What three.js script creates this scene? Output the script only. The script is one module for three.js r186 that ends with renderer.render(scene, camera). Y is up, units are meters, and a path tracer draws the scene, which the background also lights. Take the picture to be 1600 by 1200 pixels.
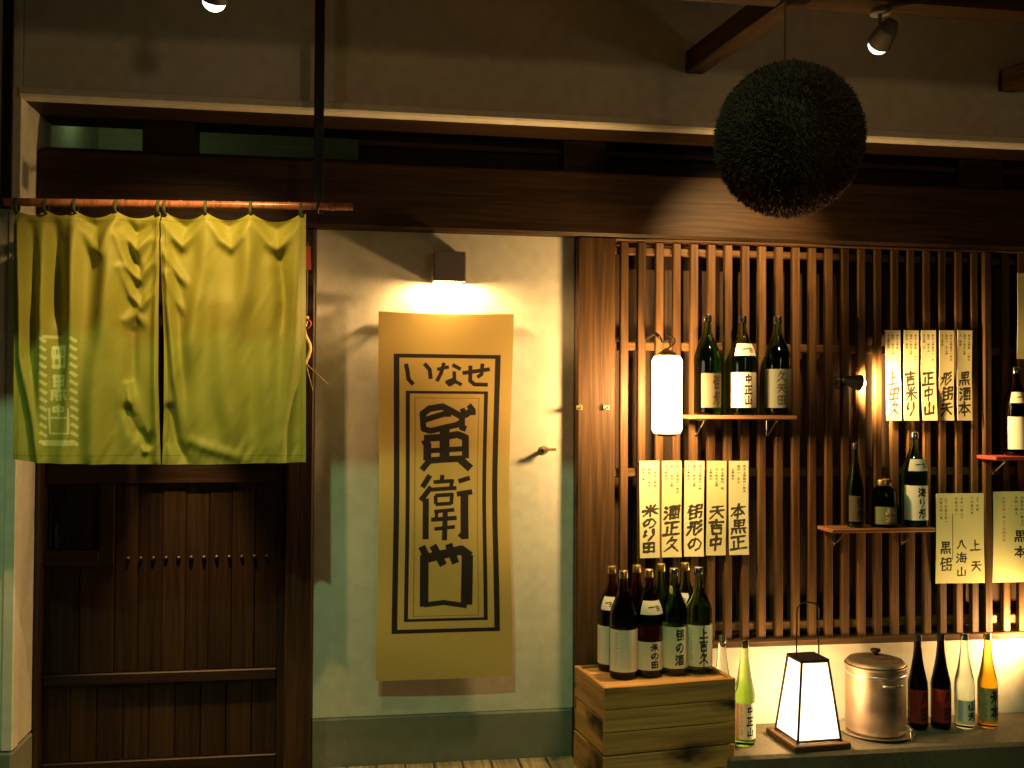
import * as THREE from 'three';
import { ConvexGeometry } from 'three/addons/geometries/ConvexGeometry.js';
import { mergeGeometries } from 'three/addons/utils/BufferGeometryUtils.js';

// ---------------------------------------------------------------- camera, sky, street light, exposure
const scene = new THREE.Scene();
const FPX = 1560;                                         // focal length in photo pixels (1600 x 1200)
const camera = new THREE.PerspectiveCamera(2 * Math.atan(600 / FPX) * 180 / Math.PI, 4 / 3, 0.05, 400);
const YAW = 8.8 * Math.PI / 180, PITCH = 1.1 * Math.PI / 180, ROLL = 0.006, CAM_H = 1.5, DIST = 3.95;
camera.rotation.order = 'YXZ';
camera.rotation.set(PITCH, -YAW, ROLL);
camera.position.set(0, CAM_H, DIST * Math.cos(YAW));
camera.updateMatrixWorld(true);

const renderer = new THREE.WebGLRenderer({ antialias: true });
renderer.toneMapping = THREE.LinearToneMapping;
renderer.toneMappingExposure = 1;
renderer.shadowMap.enabled = true;

{ // dim town night sky
  const W = 64, H = 32, d = new Float32Array(W * H * 4);
  for (let j = 0; j < H; j++) for (let i = 0; i < W; i++) {
    const e = Math.max(0, (j + 0.5) / H * 2 - 1), k = (j * W + i) * 4;
    d[k] = 0.0075 - 0.004 * e; d[k + 1] = 0.0085 - 0.004 * e; d[k + 2] = 0.0075 - 0.003 * e; d[k + 3] = 1;
  }
  const t = new THREE.DataTexture(d, W, H, THREE.RGBAFormat, THREE.FloatType);
  t.mapping = THREE.EquirectangularReflectionMapping; t.magFilter = THREE.LinearFilter; t.needsUpdate = true;
  scene.background = t; scene.environment = t;
}

// ---------------------------------------------------------------- helpers
const V = (x, y, z) => new THREE.Vector3(x, y, z);
function ray(px, py) { return V((px - 800) / FPX, -(py - 600) / FPX, -1).applyQuaternion(camera.quaternion); }
function P(px, py, z = 0) { const d = ray(px, py), t = (z - camera.position.z) / d.z; return camera.position.clone().addScaledVector(d, t); }   // photo pixel -> point on the plane at that z
function G(px, py, y) { const d = ray(px, py), t = (y - camera.position.y) / d.y; return camera.position.clone().addScaledVector(d, t); }       // photo pixel -> point at that height
let seed = 7;
const rnd = () => { seed = (seed + 0x6d2b79f5) | 0; let t = Math.imul(seed ^ (seed >>> 15), 1 | seed); t = (t + Math.imul(t ^ (t >>> 7), 61 | t)) ^ t; return ((t ^ (t >>> 14)) >>> 0) / 4294967296; };
const rr = (a, b) => a + (b - a) * rnd();

const taken = new Map();
function numbered(n) { const k = taken.get(n) ?? 0; taken.set(n, k + 1); return k ? n + '_' + String(k).padStart(3, '0') : n; }
function tag(o, label, category, group) { o.userData = { label, category }; if (group) o.userData.group = group; return o; }
function thing(name, label, category, pos = [0, 0, 0], turn = 0, group) {
  const o = new THREE.Group(); o.name = numbered(name); o.position.set(...pos); o.rotation.y = turn; scene.add(o);
  return tag(o, label, category, group);
}
function part(name, geo, mat, parent, pos, rot) {
  const m = new THREE.Mesh(geo, mat); m.name = parent === scene ? numbered(name) : name; m.castShadow = m.receiveShadow = true;
  if (pos) m.position.set(...pos); if (rot) m.rotation.set(...rot);
  parent.add(m); return m;
}
function sub(name, parent) { const g = new THREE.Group(); g.name = name; parent.add(g); return g; }

// uv in metres, u along the grain (the longest side)
function grainUV(g, size, grain) {
  const p = g.attributes.position, n = g.attributes.normal, uv = new Float32Array(p.count * 2);
  const ax = grain ?? (size[0] >= size[1] && size[0] >= size[2] ? 0 : size[1] >= size[2] ? 1 : 2), ou = rnd() * 7, ov = rnd() * 7;
  for (let i = 0; i < p.count; i++) {
    const nn = [Math.abs(n.getX(i)), Math.abs(n.getY(i)), Math.abs(n.getZ(i))], a = nn[0] > nn[1] && nn[0] > nn[2] ? 0 : nn[1] > nn[2] ? 1 : 2;
    const c = [p.getX(i), p.getY(i), p.getZ(i)];
    const rest = [0, 1, 2].filter((k) => k !== a), u = a !== ax ? ax : rest[0], v = rest.find((k) => k !== u);
    uv[i * 2] = c[u] + ou; uv[i * 2 + 1] = c[v] + ov;
  }
  g.setAttribute('uv', new THREE.BufferAttribute(uv, 2));
  return g;
}
function box(w, h, d, bevel = 0.003, grain) {              // chamfered box about its centre
  const b = Math.min(bevel, w / 3, h / 3, d / 3), pts = [];
  for (const x of [-1, 1]) for (const y of [-1, 1]) for (const z of [-1, 1]) {
    const X = x * w / 2, Y = y * h / 2, Z = z * d / 2;
    pts.push(V(X, Y - y * b, Z - z * b), V(X - x * b, Y, Z - z * b), V(X - x * b, Y - y * b, Z));
  }
  return grainUV(new ConvexGeometry(pts), [w, h, d], grain);
}
function span(name, x0, x1, y0, y1, z0, z1, mat, parent, bevel, grain) {   // box from corner to corner, in metres
  return part(name, box(x1 - x0, y1 - y0, z1 - z0, bevel, grain), mat, parent, [(x0 + x1) / 2, (y0 + y1) / 2, (z0 + z1) / 2]);
}
function tube(pts, r, seg = 24, rad = 8, closed = false) { return new THREE.TubeGeometry(new THREE.CatmullRomCurve3(pts.map((p) => Array.isArray(p) ? V(...p) : p), closed), seg, r, rad, closed); }
function rod(a, b, r, r2 = r, n = 10) {
  a = Array.isArray(a) ? V(...a) : a; b = Array.isArray(b) ? V(...b) : b;
  const d = b.clone().sub(a), g = new THREE.CylinderGeometry(r2, r, d.length(), n);
  g.applyQuaternion(new THREE.Quaternion().setFromUnitVectors(V(0, 1, 0), d.clone().normalize()));
  return g.translate((a.x + b.x) / 2, (a.y + b.y) / 2, (a.z + b.z) / 2);
}
const lathe = (p, n = 28) => new THREE.LatheGeometry(p.map(([r, y]) => new THREE.Vector2(r, y)), n);
const moved = (g, x, y, z) => g.translate(x, y, z);
function flat(list) { return mergeGeometries(list.map((g) => { const q = g.index ? g.toNonIndexed() : g; for (const k of Object.keys(q.attributes)) if (!['position', 'normal', 'uv'].includes(k)) q.deleteAttribute(k); return q; })); }

// ---------------------------------------------------------------- procedural textures
function hash(x, y, s) { let h = Math.imul(x, 374761393) + Math.imul(y, 668265263) + Math.imul(s, 1274126177); h = Math.imul(h ^ (h >>> 13), 1274126177); return ((h ^ (h >>> 16)) >>> 0) / 4294967296; }
function vnoise(x, y, px, py, s) {                          // tileable value noise
  const x0 = Math.floor(x), y0 = Math.floor(y), f = (t) => t * t * (3 - 2 * t), u = f(x - x0), v = f(y - y0), m = (a, b) => ((a % b) + b) % b;
  const h = (i, j) => hash(m(x0 + i, px), m(y0 + j, py), s);
  return (h(0, 0) * (1 - u) + h(1, 0) * u) * (1 - v) + (h(0, 1) * (1 - u) + h(1, 1) * u) * v;
}
function tex(W, H, fn, srgb, repeat = [1, 1]) {
  const d = new Uint8Array(W * H * 4);
  for (let j = 0; j < H; j++) for (let i = 0; i < W; i++) { const c = fn(i / W, j / H), k = (j * W + i) * 4; for (let q = 0; q < 3; q++) d[k + q] = Math.max(0, Math.min(255, Math.round((Array.isArray(c) ? c[q] : c) * 255))); d[k + 3] = 255; }
  const t = new THREE.DataTexture(d, W, H); t.wrapS = t.wrapT = THREE.RepeatWrapping; t.magFilter = THREE.LinearFilter; t.repeat.set(...repeat);
  if (srgb) t.colorSpace = THREE.SRGBColorSpace; t.needsUpdate = true; return t;
}
const woodPattern = (u, v, s) => {
  let a = vnoise(u * 3, v * 24, 3, 24, s) * 0.45 + vnoise(u * 6, v * 64, 6, 64, s + 1) * 0.35 + vnoise(u * 14, v * 128, 14, 128, s + 2) * 0.2;
  a += 0.07 * Math.sin((vnoise(u * 2, v * 6, 2, 6, s + 3) * 3 + v * 14) * Math.PI * 2);
  return a;
};
const woodTone = tex(512, 256, (u, v) => { const a = woodPattern(u, v, 11), k = 0.62 + 0.55 * a; return [k, k * 0.985, k * 0.96]; }, true, [1, 2.5]);
const woodBump = tex(512, 256, (u, v) => woodPattern(u, v, 11), false, [1, 2.5]);
const crateTone = tex(512, 256, (u, v) => {
  const a = woodPattern(u, v, 31), st = Math.max(0, vnoise(u * 5, v * 5, 5, 5, 40) - 0.6) * 1.7 * (0.5 + vnoise(u * 30, v * 30, 30, 30, 41)); const k = (0.72 + 0.4 * a) * (1 - Math.min(0.75, 1.3 * st));
  return [k, k * 0.97, k * 0.93];
}, true, [1, 2.2]);
const plasterTone = tex(512, 512, (u, v) => {
  const k = 0.9 + 0.07 * vnoise(u * 5, v * 5, 5, 5, 3) + 0.06 * vnoise(u * 40, v * 40, 40, 40, 4) + 0.05 * (hash(u * 512 | 0, v * 512 | 0, 5) - 0.5);
  return [k, k * (0.985 + 0.015 * vnoise(u * 7, v * 7, 7, 7, 8)), k * (0.95 + 0.05 * vnoise(u * 9, v * 9, 9, 9, 9))];
}, true, [0.8, 0.8]);
const plasterBump = tex(512, 512, (u, v) => 0.5 * vnoise(u * 60, v * 60, 60, 60, 14) + 0.3 * vnoise(u * 150, v * 150, 150, 150, 15) + 0.2 * vnoise(u * 12, v * 12, 12, 12, 16), false, [0.8, 0.8]);
const groundTone = tex(512, 512, (u, v) => 0.75 + 0.2 * vnoise(u * 8, v * 8, 8, 8, 23) + 0.25 * (hash(u * 512 | 0, v * 512 | 0, 25) - 0.5), true, [0.7, 0.7]);
const weaveBump = tex(256, 256, (u, v) => 0.5 + 0.25 * Math.sin(u * 64 * Math.PI * 2) * Math.sin(v * 64 * Math.PI * 2) + 0.25 * vnoise(u * 30, v * 30, 30, 30, 51), false, [8, 8]);
const metalRough = tex(256, 256, (u, v) => 0.45 + 0.4 * vnoise(u * 8, v * 40, 8, 40, 61) + 0.15 * vnoise(u * 60, v * 60, 60, 60, 62), false, [1, 1]);

const C = (r, g, b) => new THREE.Color().setRGB(r, g, b);
const std = (o) => new THREE.MeshPhysicalMaterial(o);
const wood = (r, g, b, rough = 0.55) => std({ color: C(r, g, b), map: woodTone, bumpMap: woodBump, bumpScale: 0.0009, roughness: rough, specularIntensity: 0.35 });
const M = {
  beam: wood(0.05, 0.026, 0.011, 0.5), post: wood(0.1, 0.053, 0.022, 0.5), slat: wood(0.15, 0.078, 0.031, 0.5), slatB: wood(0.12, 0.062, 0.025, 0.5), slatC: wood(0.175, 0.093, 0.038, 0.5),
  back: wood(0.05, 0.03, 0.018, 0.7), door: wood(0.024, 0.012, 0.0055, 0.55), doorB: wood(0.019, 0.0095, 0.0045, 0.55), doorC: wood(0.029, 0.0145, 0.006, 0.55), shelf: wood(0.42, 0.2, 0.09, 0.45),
  deck: wood(0.42, 0.33, 0.2, 0.6), deckB: wood(0.36, 0.28, 0.17, 0.6),
  crate: std({ color: C(0.72, 0.38, 0.12), map: crateTone, bumpMap: woodBump, bumpScale: 0.001, roughness: 0.65 }), crateB: std({ color: C(0.63, 0.32, 0.1), map: crateTone, bumpMap: woodBump, bumpScale: 0.001, roughness: 0.65 }),
  plaster: std({ color: C(0.72, 0.68, 0.56), map: plasterTone, bumpMap: plasterBump, bumpScale: 0.0005, roughness: 0.9 }),
  eaveBoard: wood(0.16, 0.1, 0.05, 0.7),
  band: std({ color: C(0.2, 0.2, 0.15), map: plasterTone, bumpMap: plasterBump, bumpScale: 0.0008, roughness: 0.85 }),
  trim: std({ color: C(0.8, 0.74, 0.6), map: plasterTone, roughness: 0.7 }),
  stone: std({ color: C(0.17, 0.135, 0.085), map: groundTone, bumpMap: plasterBump, bumpScale: 0.002, roughness: 0.8 }),
  ground: std({ color: C(0.1, 0.095, 0.085), map: groundTone, bumpMap: plasterBump, bumpScale: 0.004, roughness: 0.85 }),
  iron: std({ color: C(0.03, 0.027, 0.024), roughness: 0.5, metalness: 0.6, roughnessMap: metalRough }),
  steel: std({ color: C(0.6, 0.55, 0.48), roughness: 0.45, metalness: 1, roughnessMap: metalRough }),
  greyBox: std({ color: C(0.13, 0.105, 0.095), roughness: 0.6 }),
  chrome: std({ color: C(0.8, 0.78, 0.74), roughness: 0.12, metalness: 1 }),
  copper: std({ color: C(0.34, 0.25, 0.18), roughness: 0.75, metalness: 1, roughnessMap: metalRough }),
  pane: std({ color: C(0.85, 0.95, 0.9), roughness: 0.05, transmission: 1, thickness: 0 }),
  paperEdge: std({ color: C(0.74, 0.7, 0.52), roughness: 0.9 }),
  rope: std({ color: C(0.3, 0.24, 0.12), roughness: 0.9 }),
  bamboo: std({ color: C(0.5, 0.2, 0.1), roughness: 0.28, map: woodTone }),
  red: std({ color: C(0.42, 0.05, 0.03), roughness: 0.6 }),
  straw: std({ color: C(0.55, 0.42, 0.16), roughness: 0.8 }),
  cedar: std({ color: C(0.045, 0.026, 0.012), roughness: 0.95 }),
};
const WARM = [1, 0.6, 0.23];

// brush lettering, drawn stroke by stroke on a 100 x 100 field
const GLYPH = {
  hachi: [[42, 20, 34, 55, 14, 82], [54, 14, 62, 50, 88, 84]],
  yama: [[50, 12, 50, 80], [18, 40, 18, 82, 82, 80], [82, 38, 82, 84]],
  umi: [[14, 16, 26, 26], [10, 42, 22, 50], [10, 86, 28, 62], [52, 8, 38, 28], [44, 22, 90, 20], [46, 36, 40, 80, 84, 80], [46, 36, 84, 36, 80, 90, 70, 92], [32, 58, 94, 56], [62, 40, 60, 78]],
  ue: [[46, 12, 46, 84], [46, 44, 76, 42], [12, 86, 90, 84]],
  ten: [[20, 22, 80, 20], [12, 46, 90, 44], [50, 22, 46, 56, 14, 90], [50, 50, 88, 90]],
  ta: [[20, 20, 20, 86], [20, 20, 80, 18, 80, 86], [20, 52, 80, 50], [50, 20, 50, 84], [20, 86, 80, 84]],
  sake: [[14, 18, 26, 26], [10, 42, 22, 48], [10, 86, 28, 62], [38, 18, 92, 16], [42, 34, 42, 88], [42, 34, 88, 32, 88, 88], [58, 18, 56, 56, 48, 60], [70, 18, 72, 54], [42, 68, 88, 66], [42, 86, 88, 84]],
  naka: [[20, 28, 22, 62], [20, 28, 80, 26, 78, 60], [22, 60, 78, 58], [50, 8, 50, 94]],
  ku: [[46, 8, 20, 46], [40, 26, 74, 24, 48, 64, 12, 90], [48, 54, 90, 90]],
  kome: [[28, 14, 40, 34], [74, 12, 60, 34], [10, 46, 92, 44], [50, 10, 50, 94], [48, 48, 14, 84], [52, 48, 90, 84]],
  masa: [[14, 16, 88, 14], [50, 16, 50, 84], [50, 48, 80, 46], [26, 44, 26, 84], [8, 88, 94, 86]],
  yoshi: [[12, 20, 88, 18], [50, 6, 50, 40], [24, 40, 78, 38], [26, 56, 28, 92], [26, 56, 76, 54, 74, 90], [28, 90, 74, 88]],
  moto: [[12, 30, 90, 28], [50, 8, 50, 94], [48, 32, 12, 74], [52, 32, 90, 74], [32, 72, 70, 70]],
  kuro: [[24, 12, 26, 44], [24, 12, 78, 10, 76, 42], [26, 28, 76, 26], [50, 12, 50, 60], [26, 44, 76, 42], [12, 62, 90, 60], [16, 74, 12, 92], [36, 74, 40, 90], [58, 74, 62, 90], [80, 72, 90, 90]],
  no: [[54, 18, 44, 60, 22, 74, 14, 52, 34, 26, 68, 22, 88, 48, 76, 78, 54, 88]],
  shi: [[36, 10, 32, 60, 44, 88, 80, 66]],
  ri: [[26, 18, 22, 54, 34, 50], [66, 12, 72, 52, 48, 92]],
  gata: [[30, 18, 70, 16], [16, 44, 54, 42], [34, 18, 32, 60, 14, 90], [52, 20, 52, 90], [84, 12, 66, 30], [88, 36, 66, 56], [92, 62, 62, 92]],
  ichi: [[12, 54, 40, 50, 90, 46]],
  tsuru: [[20, 12, 50, 20], [30, 10, 12, 50], [26, 40, 26, 90], [26, 40, 54, 38], [26, 62, 54, 60], [26, 88, 56, 86], [62, 14, 62, 56], [62, 14, 92, 12, 90, 34], [62, 34, 92, 34], [62, 56, 94, 54, 90, 86, 82, 90], [62, 72, 66, 86]],
};
function brush(ctx, pts, w, sx = 1, sy = 1, ox = 0, oy = 0) {
  const q = []; for (let i = 0; i < pts.length; i += 2) q.push([ox + pts[i] * sx, oy + pts[i + 1] * sy]);
  ctx.beginPath();                                          // blots along the path, thinning a little towards the tail
  const tot = q.slice(1).reduce((a, p, i) => a + Math.hypot(p[0] - q[i][0], p[1] - q[i][1]), 0); let run = 0;
  for (let i = 1; i < q.length; i++) {
    const dx = q[i][0] - q[i - 1][0], dy = q[i][1] - q[i - 1][1], L = Math.hypot(dx, dy), n = Math.max(1, Math.ceil(L / (w * 0.2)));
    for (let k = 0; k <= n; k++) {
      const t = (run + L * k / n) / tot, r = w * 0.5 * (1.12 - 0.35 * t + 0.18 * Math.sin(t * 9 + q[0][0]));
      const x = q[i - 1][0] + dx * k / n, y = q[i - 1][1] + dy * k / n; ctx.moveTo(x + r, y); ctx.arc(x, y, r, 0, Math.PI * 2);
    }
    run += L;
  }
  ctx.fill();
}
function glyph(ctx, name, x, y, s, w = 0.1, sy = s) { for (const st of GLYPH[name]) brush(ctx, st, s * w, s / 100, sy / 100, x, y); }
function canvas(w, h, paper, draw) {
  const c = document.createElement('canvas'); c.width = w; c.height = h; const x = c.getContext('2d');
  x.fillStyle = paper; x.fillRect(0, 0, w, h);
  for (let i = 0; i < w * h / 90; i++) { x.fillStyle = rnd() < 0.5 ? 'rgba(90,70,30,0.06)' : 'rgba(255,250,230,0.07)'; x.fillRect(rnd() * w, rnd() * h, rr(1, 5), rr(1, 3)); }
  draw(x);
  const t = new THREE.CanvasTexture(c); t.colorSpace = THREE.SRGBColorSpace; return t;
}
const paperMat = (t, rough = 0.85) => std({ map: t, roughness: rough });

// ---------------------------------------------------------------- ground
{
  const g = new THREE.PlaneGeometry(160, 160); g.rotateX(-Math.PI / 2);
  const p = g.attributes.position, uv = g.attributes.uv; for (let i = 0; i < p.count; i++) uv.setXY(i, p.getX(i), p.getZ(i));
  const m = part('street_ground', g, M.ground, scene, [0, 0, 20]); m.userData.kind = 'structure';
}

// ---------------------------------------------------------------- the building
const X = (px, py, z = 0) => P(px, py, z).x, Y = (px, py, z = 0) => P(px, py, z).y;
const Z_UP = 0.22;                                        // face of the plaster above the recess and of the pier beside the door
const xDoorL = X(28, 600, Z_UP), xWallL = X(490, 750), xPostL = X(897, 750), xPostR = X(956, 750), xEnd = X(1880, 600);
const yBeamB = Y(700, 361, 0.06), yBeamT = Y(700, 256, 0.06), yTrimB = Y(780, 193, Z_UP), yTrimT = Y(780, 176, Z_UP);
const yBand = Y(690, 1115), yLatB = Y(1400, 998), xFar = X(-520, 600);
const soffitIn = Y(1085, 100, Z_UP), zGird = 1.05, soffitOut = Y(1230, 14, zGird) + 0.03;
const house = thing('tavern_building', 'old plaster and dark timber tavern front with lattice screen and deep eaves', 'building');
span('plaster_wall', xWallL, xPostL, yBand, yBeamB + 0.02, -0.12, 0, M.plaster, house);
span('wall_base', xWallL + 0.002, xPostL - 0.002, 0, yBand, -0.12, 0.012, M.band, house, 0.006);
span('pier', xFar, xDoorL, yBand, 3.14, -0.12, Z_UP, M.plaster, house, 0.008);
span('pier_base', xFar, xDoorL + 0.004, 0, yBand, -0.12, Z_UP + 0.012, M.band, house, 0.008);
span('upper_wall', xDoorL, xEnd, yTrimT, 3.14, -0.12, Z_UP, M.plaster, house, 0.004);
{ // pale moulding along the foot of the upper wall
  const pr = new THREE.Shape(); const h = yTrimT - yTrimB;
  pr.moveTo(0, 0); pr.lineTo(0.035, 0.006); pr.lineTo(0.042, 0.014); pr.lineTo(0.042, h - 0.004); pr.lineTo(0.036, h); pr.lineTo(0, h); pr.closePath();
  const g = new THREE.ExtrudeGeometry(pr, { depth: xEnd - xDoorL, bevelEnabled: false }); g.rotateY(Math.PI / 2); g.scale(1, 1, -1);
  const ix = g.attributes.position; // keep the winding after mirroring
  for (let i = 0; i < ix.count; i += 3) for (const a of Object.values(g.attributes)) { const n = a.itemSize; for (let k = 0; k < n; k++) { const t = a.array[(i + 1) * n + k]; a.array[(i + 1) * n + k] = a.array[(i + 2) * n + k]; a.array[(i + 2) * n + k] = t; } }
  g.computeVertexNormals(); part('moulding', g, M.trim, house, [xDoorL, yTrimB, Z_UP - 0.01]);
  span('recess_soffit', xDoorL, xEnd, yTrimB + 0.004, yTrimT, -0.12, Z_UP - 0.012, M.beam, house);
  span('door_edging', xDoorL - 0.036, xDoorL + 0.003, yBand + 0.003, yTrimT, Z_UP - 0.05, Z_UP + 0.01, M.trim, house, 0.004);
}
// transom zone between the moulding and the great beam
span('beam', xDoorL, xEnd, yBeamB, yBeamT, -0.12, 0.06, M.beam, house, 0.012);
for (const [a, b] of [[222, 304], [880, 948], [1500, 1568]]) span('short_post', X(a, 225, 0.03), X(b, 225, 0.03), yBeamT, yTrimB + 0.003, -0.1, 0.03, M.beam, house, 0.005);
{
  const x1 = X(222, 225, 0.03), x2 = X(304, 225, 0.03), x3 = X(560, 225, 0), x4 = X(880, 225, 0.03), x5 = X(948, 225, 0.03), x6 = X(1500, 225, 0.03), x7 = X(1568, 225, 0.03);
  for (const [a, b] of [[xDoorL, x1], [x2, x3]]) {
    const w = sub('transom_window', house);
    span('pane', a, b, yBeamT, yTrimB + 0.004, -0.031, -0.027, M.pane, w, 0.001);
    span('lower_rail', a, b, yBeamT, yBeamT + 0.016, -0.05, -0.005, M.beam, w, 0.003);
  }
  span('inner_wall', xDoorL - 0.1, x3 + 0.3, yBeamT - 0.5, 3.1, -1.22, -1.2, M.plaster, house); span('inner_ceiling', xDoorL - 0.1, x3 + 0.3, 3.1, 3.12, -1.22, -0.13, M.plaster, house);
  span('inner_wall', x3 + 0.3, x3 + 0.32, yBeamT - 0.5, 3.1, -1.2, -0.13, M.plaster, house); span('inner_wall', xDoorL - 0.12, xDoorL - 0.1, yBeamT - 0.5, 3.1, -1.2, -0.13, M.plaster, house);
  for (const [a, b] of [[x3, x4], [x5, x6], [x7, xEnd]]) {
    span('transom_board', a, b, yBeamT, yTrimB + 0.003, -0.06, -0.025, M.door, house, 0.003);
    span('transom_rail', a, b, yTrimB - 0.05, yTrimB - 0.028, -0.024, 0.004, M.post, house, 0.003);
  }
}
{ // fluorescent tube inside, seen only through the transom panes
  const x = X(150, 225, -0.7), y = yTrimT + 0.22, t = thing('ceiling_tube_lamp', 'fluorescent tube lamp on the room ceiling behind the transom panes', 'lamp', [x, y, -0.7]);
  part('batten', box(0.5, 0.03, 0.06, 0.004), M.trim, t, [0, 0.04, 0]); part('hanger_block', box(0.05, 3.1 - y - 0.055, 0.05, 0.003), M.trim, t, [0, (3.1 - y + 0.055) / 2, 0]);
  part('glowing_tube', rod([-0.22, 0, 0], [0.22, 0, 0], 0.012, 0.012, 14), std({ color: C(0.8, 0.9, 0.85), emissive: C(0.8, 1, 0.6), emissiveIntensity: 0.3 }), t);
  for (const k of [-1, 1]) part('tube_holder', box(0.014, 0.04, 0.03, 0.002), M.trim, t, [k * 0.228, 0.01, 0]);
  const L = new THREE.PointLight(C(0.8, 1, 0.45), 0.022); L.name = 'tube_light'; L.castShadow = true; t.add(L);
}
// posts, lower wall and ledge under the lattice
span('post', xPostL, xPostR, 0, yBeamB, -0.12, 0.05, M.post, house, 0.006);
span('door_post', X(447, 900), xWallL, 0, yBeamB, -0.12, 0.035, M.beam, house, 0.006);
span('door_post', xDoorL, X(62, 900), 0, yBeamB, -0.12, 0.02, M.beam, house, 0.006);
span('lower_wall', xPostR, xEnd, 0, yLatB, -0.12, 0, M.plaster, house);
const yLedge = 0.2, xLedge = X(1112, 1150, 0.2);
span('ledge', xLedge, xEnd, 0, yLedge, 0.001, 0.37, M.stone, house, 0.012);
span('threshold', xDoorL, X(447, 900) + 0.02, 0, 0.105, 0.04, 0.36, M.stone, house, 0.01);
// lattice: slats before rails, a dark board wall behind
const lattice = sub('lattice_screen', house);
{
  const y0 = yLatB, y1 = yBeamB, pitch = X(1003.5, 500, 0.03) - X(976, 500, 0.03), sw = 0.032, mats = [M.slat, M.slatB, M.slatC];
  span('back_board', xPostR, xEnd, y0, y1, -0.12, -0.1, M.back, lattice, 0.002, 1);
  const geos = [0, 1, 2].map(() => box(sw, y1 - y0 - 0.034, 0.026, 0.003));
  let x = X(976, 500, 0.03), k = 0; const xp = X(1541, 600, 0.03);
  for (; x < xEnd - 0.03; x += pitch, k++) { if (Math.abs(x - xp) < 0.036) continue; part('slat', geos[k % 3], mats[(k * 7 + (k >> 1)) % 3], lattice, [x + rr(-0.0015, 0.0015), (y0 + y1) / 2 + 0.005, 0.017]); }
  for (const [py, h] of [[397, 0.03], [543, 0.034], [738, 0.034], [979, 0.036]]) { const y = Y(1150, py, 0); span('rail', xPostR + 0.001, xEnd, y - h / 2, y + h / 2, -0.03, 0.0035, M.slat, lattice, 0.004); }
  span('mullion', xp - 0.018, xp + 0.018, y0 + 0.024, y1 - 0.012, -0.06, 0.045, M.post, lattice, 0.004);
  span('sill', xPostR, xEnd, y0 - 0.004, y0 + 0.024, -0.1, 0.05, M.post, lattice, 0.005);
  span('head_rail', xPostR, xEnd, y1 - 0.012, y1, -0.1, 0.045, M.post, lattice, 0.004);
}
// eaves
const eaves = sub('eaves', house), zIn = -0.12, zTip = 1.42;
const slope = (soffitOut - soffitIn) / (zGird - Z_UP), sofY = (z) => soffitIn + slope * (z - Z_UP), roofY = (z) => 2.88 + 0.3 * (zGird - z);   // underside of the arms; underside of the roof boards
{
  const len = Math.hypot(zTip - zIn, 0.3 * (zTip - zIn)), mid = (zIn + zTip) / 2, cx = (xFar + xEnd) / 2, rt = Math.atan(0.3);
  for (let i = 0; i < 7; i++) { const z = zIn + (zTip - zIn) * (i + 0.5) / 7; part('soffit_board', box(xEnd - xFar, 0.016, len / 7 - 0.003, 0.003), M.eaveBoard, eaves, [cx, roofY(z) + 0.012, z], [rt, 0, 0]); }
  part('roof_deck', box(xEnd - xFar, 0.1, len + 0.04, 0.006), M.back, eaves, [cx, roofY(mid) + 0.078, mid], [rt, 0, 0]);
  const al = Math.hypot(zGird + 0.14 - Z_UP, slope * (zGird + 0.14 - Z_UP)), am = (Z_UP + zGird + 0.14) / 2;
  for (const px of [1085, 1572]) part('outrigger_arm', box(0.075, 0.085, al, 0.005), M.beam, eaves, [X(px, 110, Z_UP), sofY(am) + 0.005, am], [-Math.atan(slope), 0, 0]);
  span('girder', xFar, xEnd, sofY(zGird) - 0.03, sofY(zGird) + 0.12, zGird, zGird + 0.11, M.beam, eaves, 0.008);
}
// plank step in front of the plaster wall
{
  const st = thing('plank_step', 'low pale plank step along the foot of the plaster wall', 'step', [0, 0, 0]);
  const a = X(497, 1190), b = X(893, 1190), n = 9, w = (b - a) / n;
  for (let i = 0; i < n; i++) part('plank', box(w - 0.006, 0.03, 0.34, 0.003, 2), i % 2 ? M.deck : M.deckB, st, [a + w * (i + 0.5), 0.095 + 0.001 * (i % 3), 0.19]);
  for (const z of [0.06, 0.3]) part('bearer', box(b - a - 0.01, 0.078, 0.04, 0.003), M.deckB, st, [(a + b) / 2, 0.0395, z]);
}

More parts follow.
